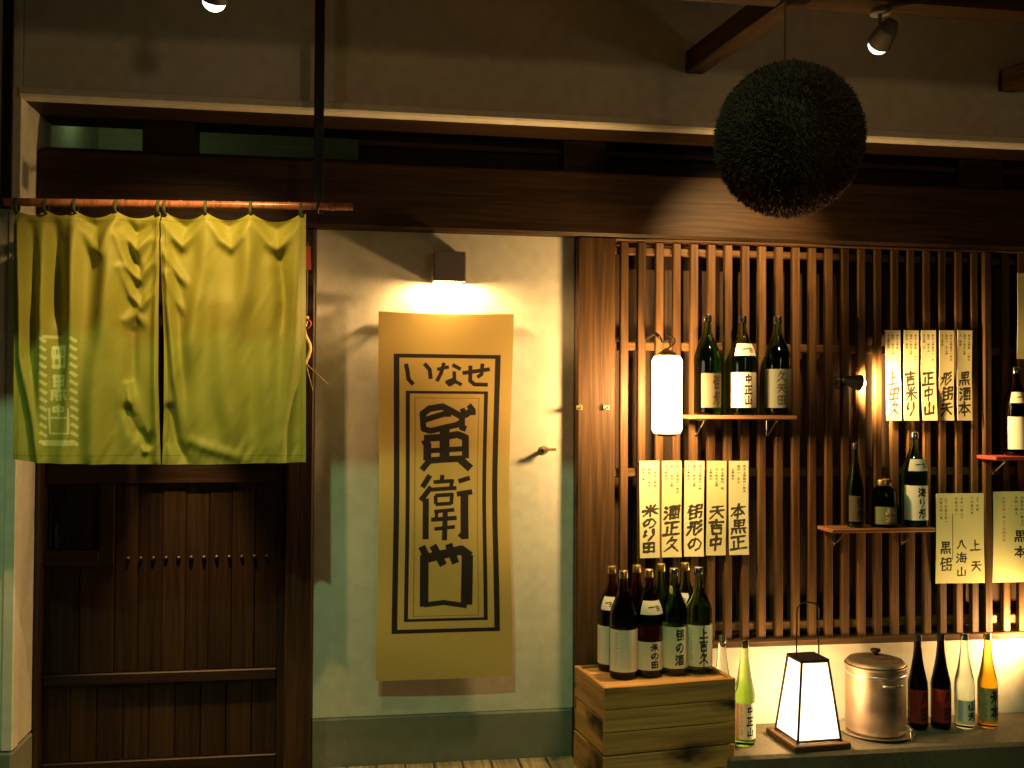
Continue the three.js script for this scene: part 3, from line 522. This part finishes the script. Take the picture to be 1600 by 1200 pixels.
const profR = (p, y) => { for (let i = 1; i < p.length; i++) if (y <= p[i][1] && p[i][1] > p[i - 1][1]) return p[i - 1][0] + (p[i][0] - p[i - 1][0]) * (y - p[i - 1][1]) / (p[i][1] - p[i - 1][1]); return p.at(-1)[0]; };
const wrapCache = {};
function wrap(shape, y0, y1, arc) {                        // label sheet following the glass
  const key = [shape, y0, y1, arc].join(); if (wrapCache[key]) return wrapCache[key];
  const p = { tall: BODY, slim: SLIM, squat: SQUAT }[shape], nx = 18, ny = 5, pos = [], uv = [], ix = [];
  for (const lay of [0.0012, 0.0006]) { const o = pos.length / 3; for (let j = 0; j <= ny; j++) for (let i = 0; i <= nx; i++) { const a = (i / nx - 0.5) * arc, y = y0 + (y1 - y0) * j / ny, r = profR(p, y) + lay; pos.push(r * Math.sin(a), y, r * Math.cos(a)); uv.push(i / nx, j / ny); if (i < nx && j < ny) { const k = o + j * (nx + 1) + i; lay > 0.001 ? ix.push(k, k + 1, k + nx + 1, k + 1, k + nx + 2, k + nx + 1) : ix.push(k, k + nx + 1, k + 1, k + 1, k + nx + 1, k + nx + 2); } } }
  const g = new THREE.BufferGeometry(); g.setAttribute('position', new THREE.Float32BufferAttribute(pos, 3)); g.setAttribute('uv', new THREE.Float32BufferAttribute(uv, 2)); g.setIndex(ix); g.computeVertexNormals();
  return wrapCache[key] = g;
}
const capG = { tall: lathe([[0, 0.398], [0.014, 0.398], [0.0165, 0.395], [0.0175, 0.378], [0.0175, 0.37], [0.016, 0.3685]], 20), slim: lathe([[0, 0.398], [0.013, 0.398], [0.0155, 0.395], [0.0162, 0.37], [0.015, 0.3685]], 20), squat: lathe([[0, 0.196], [0.03, 0.196], [0.032, 0.19], [0.032, 0.17], [0.03, 0.168]], 24) };
function bottle(pos, turn, shape, glass, cap, lab, label, group, o = {}) {
  const b = thing('sake_bottle', label, 'bottle', pos, turn, group); if (o.s) b.scale.setScalar(o.s);
  part('glass', bodies[shape], GL[glass], b); part('cap', capG[shape], capMat[cap], b);
  if (lab) part('label', wrap(shape, o.y0 ?? 0.03, o.y1 ?? (shape === 'tall' ? 0.175 : shape === 'slim' ? 0.15 : 0.085), o.arc ?? 2.6), labelTex(lab), b);
  if (o.neck) part('neck_label', wrap(shape, 0.236, 0.285, o.neckArc ?? 2.2), neckMat[o.neck], b);
  return b;
}
const face = 0.16;                                         // bottles turned roughly to the street, a little towards the doorway

// ---------------------------------------------------------------- shelves with bottles
function shelf(px0, px1, py, label, depth = 0.13, mat = M.shelf) {
  const z = 0.031, a = P(px0, py, z + depth), b = P(px1, py, z + depth), y = (a.y + b.y) / 2;
  const s = thing('wall_shelf', label, 'shelf', [(a.x + b.x) / 2, y, z], 0, 'little shelves on the lattice'), w = b.x - a.x;
  part('board', box(w, 0.016, depth, 0.003), mat, s, [0, -0.008, depth / 2]);
  for (const k of [-1, 1]) part('bracket', flat([box(0.012, 0.07, 0.006, 0.001).translate(k * w * 0.34, -0.051, 0.003), box(0.012, 0.006, depth * 0.8, 0.001).translate(k * w * 0.34, -0.0195, depth * 0.42), rod([k * w * 0.34, -0.08, 0.006], [k * w * 0.34, -0.022, depth * 0.72], 0.004)]), M.chrome, s);
  return (px) => [P(px, py, z + depth * 0.52).x, y, z + depth * 0.52];
}
{
  const at = shelf(1078, 1246, 649, 'narrow wooden shelf beside the hanging paper lantern');
  bottle(at(1105), 0.5, 'tall', 'dark', 'silver', 'dark', 'green sake bottle with dim label on the shelf, next to the hanging lantern', 0, { y1: 0.165 });
  bottle(at(1160), 0.1, 'tall', 'green', 'silver', 'bold', 'green sake bottle with white label and white neck band on the lantern shelf', 0, { neck: 'white', y1: 0.17, arc: 2.9 });
  bottle(at(1215), -0.1, 'tall', 'dark', 'silver', 'smoke', 'green sake bottle with smoky grey label on the lantern shelf end', 0, { y1: 0.185, arc: 3.4 });
}
{
  const at = shelf(1300, 1462, 826, 'narrow wooden shelf under the five lit menu strips');
  bottle(at(1336), 0.1, 'slim', 'dark', 'black', 'dark', 'dark slim sake bottle on the shelf under the lit menu strips', 0, { s: 0.86 });
  bottle(at(1380), 0.1, 'squat', 'dark', 'gold', 'moss', 'squat wide mouthed green jar bottle between two taller bottles on the shelf', 0, { y0: 0.015 });
  bottle(at(1429), 0.1, 'tall', 'dark', 'silver', 'brush', 'sake bottle with bold black brush label and round white neck label on the shelf', 0, { neck: 'white', arc: 3, s: 0.97 });
}
{
  const at = shelf(1556, 1700, 713, 'red shelf beyond the lattice mullion with a white labelled bottle', 0.13, M.red);
  bottle(at(1588), 0.0, 'tall', 'brown', 'silver', 'white', 'brown sake bottle with white label on the red shelf beyond the mullion', 0, { neck: 'white', arc: 2.6, s: 0.93 });
  bottle(at(1640), 0.0, 'tall', 'green', 'gold', 'ink', 'green sake bottle at the far end of the red shelf', 0, { neck: 'white' });
}

// ---------------------------------------------------------------- paper strips and sheets on the lattice
const stripWords = [['kome', 'no', 'ri', 'ta'], ['sake', 'masa', 'ku'], ['tsuru', 'gata', 'no'], ['ten', 'yoshi', 'naka'], ['moto', 'kuro', 'masa'], ['ue', 'ta', 'ku'], ['yoshi', 'kome', 'ri'], ['masa', 'naka', 'yama'], ['gata', 'tsuru', 'ten'], ['kuro', 'sake', 'moto']];
function stripTex(words, tint) {
  return canvas(128, 600, tint, (x) => {
    x.fillStyle = '#2c2413'; x.globalAlpha = 0.75;
    for (let c = 0; c < 3; c++) for (let i = 0; i < 9 - c * 2; i++) { const y = 26 + i * 20; if (rnd() < 0.85) glyph(x, ['ichi', 'ta', 'ue', 'ten', 'no', 'kome', 'ku'][(i * 3 + c * 5 + words.length) % 7], 90 - c * 38, y, 24, 0.13, 19); }
    x.globalAlpha = 0.93; const n = words.length, s = 300 / n; words.forEach((g, i) => { x.save(); x.translate(64 + rr(-6, 6), 272 + (i + 0.5) * s); x.transform(1, rr(-0.16, -0.02), rr(-0.2, 0.05), 1, 0, 0); const k = rr(0.94, 1.14); glyph(x, g, -54 * k, -s * 0.52, 108 * k, rr(0.12, 0.16), s * 1.04); x.restore(); });
  });
}
const paperZ = 0.034;
function strips(px0, px1, py0, py1, py1r, words, labels, group, top = 0) {
  const n = words.length, w = (px1 - px0) / n;
  words.forEach((wd, i) => {
    const f = i / (n - 1), a = P(px0 + w * i + 2, py0 + top * f, paperZ), b = P(px0 + w * (i + 1) - 2.5, py1 + (py1r - py1) * f, paperZ), t = stripTex(wd, ['#d6cf9c', '#d2ca92', '#d9d2a2', '#cfc68e', '#d3cc98'][i % 5]);
    const W = b.x - a.x, H = a.y - b.y, g = new THREE.BoxGeometry(W, H, 0.0014, 3, 12, 1), p = g.attributes.position, ph = rr(0, 6);
    for (let k = 0; k < p.count; k++) { const v = p.getY(k) / H + 0.5, u = p.getX(k) / W; p.setZ(k, p.getZ(k) + 0.004 + 0.004 * Math.sin(v * 5 + ph) * (1 - v) + 0.004 * u * u + 0.004 * (v < 0.1 ? 1 - v * 10 : 0)); }
    g.computeVertexNormals();
    const m = part('menu_strip', g, [M.paperEdge, M.paperEdge, M.paperEdge, M.paperEdge, paperMat(t), M.paperEdge], scene, [(a.x + b.x) / 2, (a.y + b.y) / 2, paperZ], [0, 0, rr(-0.013, 0.013)]);
    tag(m, labels[i], 'menu', group);
  });
}
const ord = ['first', 'second', 'third', 'fourth', 'fifth'];
strips(997, 1171, 720, 871, 866, stripWords.slice(0, 5), ord.map((o) => `${o} paper menu strip from the wooden post, in the row below the hanging lantern`), 'menu strips below the hanging lantern');
strips(1381, 1520, 516, 657, 657, stripWords.slice(5), ord.map((o) => `${o} paper menu strip counting away from the clip lamp, in the lit row`), 'menu strips beside the clip lamp', 0);
function sheet(px0, px1, py0, py1, draw, label) {
  const a = P(px0, py0, paperZ), b = P(px1, py1, paperZ), W = b.x - a.x, H = a.y - b.y, t = canvas(300, Math.round(300 * H / W), '#d5d193', (x) => { x.scale(1, H / W * 300 / 572); draw(x); });
  const g = new THREE.BoxGeometry(W, H, 0.0014, 8, 10, 1), p = g.attributes.position;
  for (let k = 0; k < p.count; k++) { const v = p.getY(k) / H + 0.5, u = p.getX(k) / W; p.setZ(k, p.getZ(k) + 0.006 + 0.005 * Math.sin(v * 4 + u * 3) * (1 - v) + 0.004 * u * u); }
  g.computeVertexNormals();
  tag(part('menu_sheet', g, [M.paperEdge, M.paperEdge, M.paperEdge, M.paperEdge, paperMat(t), M.paperEdge], scene, [(a.x + b.x) / 2, (a.y + b.y) / 2, paperZ]), label, 'menu', 'large menu sheets on the lattice');
}
const tiny = (x, cx, y0, n, col) => { x.fillStyle = col; for (let i = 0; i < n; i++) glyph(x, ['ichi', 'ta', 'ue', 'ten', 'no', 'kome', 'ku', 'ri'][(i * 5 + cx) % 8], cx, y0 + i * 24, 22, 0.11); };
sheet(1461, 1536, 771, 910, (x) => {
  tiny(x, 250, 20, 4, '#4a4020'); tiny(x, 215, 20, 5, '#4a4020'); tiny(x, 150, 24, 6, '#4a4020'); tiny(x, 116, 24, 5, '#4a4020'); tiny(x, 50, 24, 7, '#4a4020'); tiny(x, 20, 24, 6, '#4a4020');
  x.fillStyle = '#1d180c'; x.fillRect(100, 130, 4, 290);
  glyph(x, 'ue', 206, 290, 80, 0.12, 84); glyph(x, 'ten', 210, 420, 74, 0.12, 84); glyph(x, 'hachi', 120, 290, 74, 0.12, 74); glyph(x, 'umi', 120, 372, 72, 0.12, 76); glyph(x, 'yama', 122, 462, 70, 0.12, 74); glyph(x, 'kuro', 22, 300, 72, 0.14, 90); glyph(x, 'tsuru', 20, 400, 78, 0.12, 100);
}, 'cream menu sheet of three columns between the shelf and the mullion');
sheet(1550, 1640, 768, 908, (x) => {
  tiny(x, 44, 30, 12, '#b5561c'); tiny(x, 110, 30, 5, '#4a4020'); tiny(x, 140, 30, 8, '#4a4020'); tiny(x, 230, 30, 8, '#4a4020');
  x.fillStyle = '#1d180c'; glyph(x, 'kuro', 104, 240, 70, 0.13, 84); glyph(x, 'moto', 104, 340, 70, 0.13, 80); glyph(x, 'ta', 200, 240, 70, 0.13, 84); glyph(x, 'sake', 200, 340, 70, 0.13, 80);
}, 'cream menu sheet with an orange column of writing, below the red shelf');
sheet(1588, 1680, 427, 562, (x) => { tiny(x, 40, 30, 14, '#4a4020'); tiny(x, 140, 30, 12, '#4a4020'); tiny(x, 220, 30, 12, '#4a4020'); }, 'dim cream menu sheet above the red shelf');

// ---------------------------------------------------------------- hanging paper lantern
{
  const z = 0.27, q = P(1042, 678, z), top = P(1042, 556, z).y - q.y, r = 0.058;
  const l = thing('paper_lantern', 'tall white paper lantern hanging lit before the lattice', 'lantern', [q.x, q.y, z]);
  const prof = [[0.03, 0.0], [r * 0.86, 0.002], [r * 0.96, 0.012]]; for (let i = 1; i < 24; i++) prof.push([r * (1 + 0.012 * Math.sin(i * Math.PI) - 0.02 * Math.sin(i / 24 * Math.PI) + (i % 2 ? 0.008 : 0)), 0.012 + (top - 0.024) * i / 24]); prof.push([r * 0.96, top - 0.012], [r * 0.84, top - 0.001], [0.03, top]);
  part('glowing_shade', lathe(prof, 36), std({ color: C(0.85, 0.78, 0.6), emissive: C(1, 0.82, 0.5), emissiveIntensity: 3.4, roughness: 0.8, side: THREE.DoubleSide }), l);
  part('bottom_ring', lathe([[0.028, -0.008], [0.036, -0.008], [0.036, 0.001], [0.028, 0.001], [0.028, -0.008]], 28), M.iron, l);
  part('cap', lathe([[0, top + 0.022], [0.018, top + 0.02], [0.034, top + 0.01], [0.04, top + 0.0005], [0.034, top + 0.0005]], 28), M.steel, l);
  part('hook', tube([[0, top + 0.02, 0], [0.012, top + 0.04, 0], [0, top + 0.062, 0], [-0.014, top + 0.05, -0.01], [-0.02, top + 0.075, -0.03]], 0.004, 30, 8), M.chrome, l);
  part('bow', tube([[-0.02, top + 0.02, 0.01], [0.01, top + 0.035, 0.02], [0.03, top + 0.06, 0.0], [0.005, top + 0.085, -0.02]], 0.003, 30, 8), M.chrome, l);
  part('arm', tube([[-0.02, top + 0.07, -0.03], [-0.015, top + 0.09, -0.1], [-0.01, top + 0.08, -z + 0.032]], 0.006, 24, 8), M.iron, l);
  const L = new THREE.PointLight(C(...WARM), 3.7); L.name = 'lantern_light'; L.position.set(0, top * 0.5, 0); L.castShadow = true; L.shadow.radius = 2; l.add(L);
}
// ---------------------------------------------------------------- clip lamp beside the menu strips
function clipLamp(px, py, dir, label, cd, zz, angle) {
  const q = P(px, py, zz), l = thing('clip_lamp', label, 'lamp', [q.x, q.y, zz]), d = dir.normalize(), Q = new THREE.Quaternion().setFromUnitVectors(V(0, 1, 0), d);
  const sh = lathe([[0.012, -0.075], [0.016, -0.06], [0.02, -0.05], [0.034, 0.0], [0.032, 0.0], [0.018, -0.05], [0.01, -0.072]], 26).applyQuaternion(Q); part('shade', sh, M.iron, l);
  const b = new THREE.SphereGeometry(0.017, 18, 12).translate(d.x * 0.012, d.y * 0.012, d.z * 0.012); part('glowing_bulb', b, std({ color: C(0.9, 0.8, 0.6), emissive: C(1, 0.8, 0.5), emissiveIntensity: 8 }), l);
  const back = d.clone().multiplyScalar(-0.07);
  part('neck', tube([back.clone(), back.clone().add(V(-0.02, 0.004, -0.02)), V(back.x - 0.02, 0.012, -zz + 0.05), V(back.x - 0.012, 0.0, -zz + 0.034)], 0.004, 24, 8), M.chrome, l);
  part('clip_jaw', flat([box(0.02, 0.05, 0.008, 0.002).translate(back.x - 0.012, 0, -zz + 0.037), box(0.034, 0.008, 0.012, 0.002).translate(back.x - 0.012, -0.02, -zz + 0.043), box(0.028, 0.008, 0.012, 0.002).translate(back.x - 0.014, 0.02, -zz + 0.045)]), M.chrome, l);
  const L = new THREE.SpotLight(C(...WARM), cd, 0, angle, 0.8), tg = new THREE.Object3D(); L.name = 'clip_lamp_light'; L.position.copy(d).multiplyScalar(0.012); tg.name = 'clip_lamp_aim'; tg.position.copy(d).add(V(0, 0, -0.5)); L.target = tg; l.add(tg); L.castShadow = true; L.shadow.radius = 0.8; l.add(L);
}
clipLamp(1343, 598, V(0.95, -0.15, -0.05), 'small black clip lamp fixed to the lattice slats beside the lit menu strips', 6.5, 0.09, 1.05);
clipLamp(1636, 1000, V(-0.7, 0.15, -0.4), 'small black clip lamp under the lattice sill, past the row of bottles', 2.6, 0.17, 1.45);

// ---------------------------------------------------------------- crates and the bottles on them
{
  const turn = 0.125, w = 0.52, d = 0.315, fl = P(944, 1074, 0.42);
  const out = V(Math.sin(turn), 0, Math.cos(turn)), right = V(Math.cos(turn), 0, -Math.sin(turn)), c = fl.clone().addScaledVector(right, w / 2).addScaledVector(out, -d / 2), topY = fl.y, hh = topY / 2;
  for (let k = 0; k < 2; k++) {
    const cr = thing('wooden_crate', k ? 'weathered wooden crate carrying eight sake bottles, on top of another crate' : 'weathered wooden crate standing on the ground under another crate', 'crate', [c.x + (k ? 0 : -0.004), k * hh, c.z + (k ? 0 : 0.003)], turn + (k ? 0 : 0.012), 'stacked wooden crates');
    const H = hh - 0.0015, t = 0.014, mats = [M.crate, M.crateB];
    for (const s of [-1, 1]) { for (let i = 0; i < 3; i++) part(s > 0 ? 'front_plank' : 'back_plank', box(w, H / 3 - 0.003, t, 0.002), mats[(i + k) % 2], cr, [rr(-0.001, 0.001), H * (i + 0.5) / 3, s * (d / 2 - t / 2) + (s > 0 ? rr(0, 0.0015) : 0)]);
      for (let i = 0; i < 2; i++) part('end_plank', box(t, H / 2 - 0.003, d - 2 * t - 0.001, 0.002), mats[i], cr, [s * (w / 2 - t / 2 - 0.002), H * (i + 0.5) / 2, 0]); }
    for (let i = 0; i < 3; i++) part('lid_plank', box(w - 2 * t - 0.008, 0.012, (d - 2 * t) / 3 - 0.003, 0.002), mats[i % 2], cr, [0, H - 0.016, -d / 2 + t + (d - 2 * t) * (i + 0.5) / 3]);
    part('floor_board', box(w - 2 * t - 0.008, 0.012, d - 2 * t - 0.002, 0.002), M.crateB, cr, [0, 0.008, 0]);
  }
  const yB = 2 * hh - 0.0115, at = (u, v) => { const p = c.clone().addScaledVector(right, u).addScaledVector(out, v); return [p.x, yB, p.z]; };
  const us = [957, 1000, 1043, 1086].map((px) => G(px, 1046, yB).sub(c).dot(right)), spec = [
    ['brown', 'white', 'gold', 'brown sake bottle with plain pale label, front row on the crate', { y1: 0.185, arc: 3 }], ['brown', 'ink', 'gold', 'brown sake bottle with round white neck label, front row on the crate', { y1: 0.135, neck: 'white', arc: 3 }],
    ['green', 'grass', 'silver', 'green sake bottle with tall lettered label, front row on the crate', { y1: 0.185, arc: 3 }], ['green', 'stripe', 'silver', 'green sake bottle with dark striped label, front row on the crate', { y1: 0.185, arc: 3.2 }]];
  us.forEach((u, i) => { const [g, l, cp, lab, o] = spec[i]; bottle(at(u, 0.008), 0.12 + rr(-0.08, 0.1), 'tall', g, cp, l, lab, 'sake bottles on the crate', o); });
  const rear = [['brown', 'white', 'gold', 'white'], ['brown', 'ink', 'gold', 0], ['dark', 'grass', 'gold', 0], ['green', 'stripe', 'gold', 'white']];
  us.forEach((u, i) => { const [g, l, cp, nk] = rear[i]; bottle(at(u - 0.004, -0.1), -0.5 + rr(-0.1, 0.1), 'tall', g, cp, l, ['brown sake bottle with slanted neck band, back row of the crate', 'brown sake bottle hidden behind the round neck label bottle', 'dark green sake bottle in the back row of the crate', 'green sake bottle with pale neck band in the back row of the crate'][i], 'sake bottles on the crate', nk ? { neck: nk, neckArc: 1.2 } : {}); });
}

// ---------------------------------------------------------------- things on the ledge
const onLedge = (px, py) => { const q = G(px, py, yLedge); return [q.x, yLedge + 0.0005, q.z]; };
bottle(onLedge(1163, 1163), 0.2, 'slim', 'green', 'silver', 'bold', 'slim green sake bottle with lettered label on the ledge beside the crate', 0, { y1: 0.165, arc: 3 });
bottle(onLedge(1128, 1152), 0.2, 'slim', 'clear', 'silver', 'pale', 'clear sake bottle half hidden between the crate and the slim green bottle', 0, {});
const rowB = (px, sh, g, cp, l, lab, o) => bottle(onLedge(px, 1136 - (px - 1490) * 0.03), 0.25, sh, g, cp, l, lab, 'bottles in a row on the ledge', { s: 0.95, ...o });
rowB(1434, 'slim', 'black', 'black', 'red', 'dark sake bottle with red label standing next to the metal pot', { y1: 0.17, arc: 3.4 });
rowB(1470, 'slim', 'black', 'black', 'red', 'dark red labelled sake bottle next to the pale bottle', { y1: 0.17, arc: 3.4 });
rowB(1507, 'slim', 'clear', 'silver', 'pale', 'pale frosted sake bottle between the dark and amber bottles', { y1: 0.12, arc: 3 });
rowB(1543, 'slim', 'amber', 'gold', 'olive', 'amber sake bottle with olive label at the end of the ledge row', { y1: 0.17, arc: 3.2 });
{ // floor lantern
  const q = G(1262, 1158, yLedge), wB = 0.185, wT = 0.115, h = 0.285, y0 = 0.03, l = thing('floor_lantern', 'lit white floor lantern with tapering paper sides and a dark frame on the ledge', 'lantern', [q.x, yLedge + 0.0005, q.z], 0.06);
  part('base', box(wB + 0.05, 0.024, wB + 0.05, 0.004), M.post, l, [0, 0.012, 0]);
  const sides = [];
  for (let k = 0; k < 4; k++) {
    const a = k * Math.PI / 2, c = Math.cos(a), s = Math.sin(a), b0 = wB / 2 - 0.006, t0 = wT / 2 - 0.006, e = 0.0015, pp = [];
    for (const off of [0, -e]) for (const [x, y, z] of [[-b0, y0, b0], [b0, y0, b0], [t0, y0 + h, t0], [-t0, y0 + h, t0]]) pp.push(V(x * c + (z + off) * s, y, -x * s + (z + off) * c));
    const g = new ConvexGeometry(pp); g.setAttribute('uv', new THREE.Float32BufferAttribute(new Float32Array(g.attributes.position.count * 2), 2)); sides.push(g);
    const f = (x, z) => [x * c + z * s, -x * s + z * c], [ax, az] = f(wB / 2 - 0.003, wB / 2 - 0.003), [bx, bz] = f(wT / 2 - 0.003, wT / 2 - 0.003), [ex, ez] = f(-wB / 2 + 0.003, wB / 2 - 0.003), [gx, gz] = f(-wT / 2 + 0.003, wT / 2 - 0.003);
    part('frame_post', rod([ax, y0 - 0.006, az], [bx, y0 + h + 0.012, bz], 0.0048, 0.0048, 6), M.iron, l); part('bottom_rail', rod([ax, y0, az], [ex, y0, ez], 0.005, 0.005, 6), M.iron, l); part('top_rail', rod([bx, y0 + h + 0.006, bz], [gx, y0 + h + 0.006, gz], 0.008, 0.008, 6), M.iron, l);
  }
  part('glowing_paper', flat(sides), std({ color: C(0.85, 0.78, 0.62), emissive: C(1, 0.84, 0.55), emissiveIntensity: 2.4, roughness: 0.8 }), l);
  part('top_board', box(wT - 0.022, 0.008, wT - 0.022, 0.002), M.iron, l, [0, y0 + h + 0.008, 0]);
  part('handle', tube([[-wT / 2 + 0.01, y0 + h, 0], [-wT / 2 + 0.012, y0 + h + 0.12, 0], [-0.036, y0 + h + 0.21, 0], [0.036, y0 + h + 0.21, 0], [wT / 2 - 0.012, y0 + h + 0.12, 0], [wT / 2 - 0.01, y0 + h, 0]], 0.003, 40, 6), M.iron, l);
  const b = new THREE.PointLight(C(...WARM), 0.85); b.name = 'floor_lantern_light'; b.position.set(0, y0 + h * 0.5, 0); b.castShadow = true; b.shadow.radius = 2.5; l.add(b);
}
{ // metal pot on a round tray
  const q = G(1368, 1143, yLedge), p = thing('metal_pot', 'round brushed metal pot with a lid on a round tray beside the floor lantern', 'pot', [q.x, yLedge + 0.0005, q.z]), r = 0.115, h = 0.27;
  part('tray', lathe([[0, 0], [0.135, 0], [0.15, 0.012], [0.147, 0.014], [0.133, 0.006], [0, 0.006]], 44), M.steel, p);
  part('body', lathe([[0, 0.0065], [r * 0.93, 0.0065], [r, 0.02], [r, h * 0.96], [r * 1.03, h * 0.97], [r * 1.035, h], [r * 1.0, h], [r * 0.98, h * 0.9], [0, h * 0.9]], 56), M.copper, p);
  part('rim_band', lathe([[r * 1.001, h * 0.86], [r * 1.02, h * 0.87], [r * 1.02, h * 0.89], [r * 1.001, h * 0.9]], 56), M.steel, p);
  part('lid', lathe([[r * 0.97, h + 0.0008], [r * 1.0, h + 0.006], [r * 0.9, h + 0.018], [r * 0.5, h + 0.03], [0.02, h + 0.034], [0, h + 0.034]], 56), M.copper, p);
  part('lid_knob', lathe([[0.008, h + 0.034], [0.009, h + 0.042], [0.02, h + 0.05], [0.018, h + 0.058], [0, h + 0.06]], 24), M.iron, p);
  for (const s of [-1, 1]) part('side_handle', tube([[s * 0.03 + 0.0, h * 0.78, r], [s * 0.035, h * 0.8, r + 0.02], [s * 0.012, h * 0.8, r + 0.03], [0, h * 0.8, r + 0.032]], 0.005, 20, 8), M.steel, p);
  part('tap', flat([rod([0.06, 0.045, r * 0.82], [0.075, 0.045, r * 0.82 + 0.05], 0.009, 0.008, 12), rod([0.073, 0.055, r * 0.82 + 0.042], [0.073, 0.01, r * 0.82 + 0.044], 0.007, 0.006, 12)]), M.chrome, p);
}

// ---------------------------------------------------------------- mercury street lamp behind the photographer
{
  const at = V(-0.95, 6.2, 4.6), s = thing('street_lamp', 'tall steel street lamp with a greenish mercury lamp head over the lane', 'lamp', [at.x - 0.9, 0, at.z + 1.2]);
  part('pole', lathe([[0, 0], [0.11, 0], [0.1, 0.3], [0.06, 0.34], [0.045, 6.4], [0, 6.4]], 20), M.greyBox, s);
  part('arm', tube([[0, 6.3, 0], [0.25, 6.48, -0.35], [0.75, 6.42, -1.0]], 0.025, 24, 10), M.greyBox, s);
  part('head', lathe([[0.03, 0.16], [0.08, 0.14], [0.19, 0.03], [0.2, 0], [0.18, 0.02], [0.07, 0.12], [0, 0.13]], 28), M.greyBox, s, [0.9, 6.25, -1.2]);
  part('glowing_globe', new THREE.SphereGeometry(0.11, 24, 16), std({ color: C(0.8, 0.9, 0.8), emissive: C(0.66, 1, 0.56), emissiveIntensity: 6 }), s, [0.9, 6.2, -1.2]);
  const L = new THREE.PointLight(C(0.52, 1, 0.46), 32); L.name = 'street_lamp_light'; L.position.set(0.9, 6.2, -1.2); L.castShadow = true; L.shadow.radius = 3; s.add(L);
}

// ---------------------------------------------------------------- paper lantern on a post across the lane, behind the photographer
{
  const l = thing('lantern_post', 'warm paper lantern on a wooden post across the lane', 'lantern', [2.35, 0, 6.7]);
  part('post', box(0.09, 2.55, 0.09, 0.006), M.post, l, [0, 1.275, 0]); part('arm', box(0.6, 0.05, 0.05, 0.004), M.post, l, [-0.27, 2.46, 0]);
  part('glowing_shade', lathe([[0.05, 1.93], [0.13, 1.95], [0.16, 2.0], [0.165, 2.12], [0.16, 2.24], [0.13, 2.29], [0.05, 2.31]], 32), std({ color: C(0.85, 0.75, 0.5), emissive: C(1, 0.72, 0.36), emissiveIntensity: 3, roughness: 0.8, side: THREE.DoubleSide }), l, [-0.45, 0, 0]);
  part('cord', rod([-0.45, 2.31, 0], [-0.45, 2.44, 0], 0.006), M.iron, l);
  const L = new THREE.PointLight(C(1, 0.62, 0.26), 4); L.name = 'lantern_post_light'; L.position.set(-0.45, 2.12, 0); L.castShadow = true; L.shadow.radius = 8; l.add(L);
}

scene.traverse((o) => { if (o.isMesh) o.castShadow = o.receiveShadow = true; });
renderer.render(scene, camera);
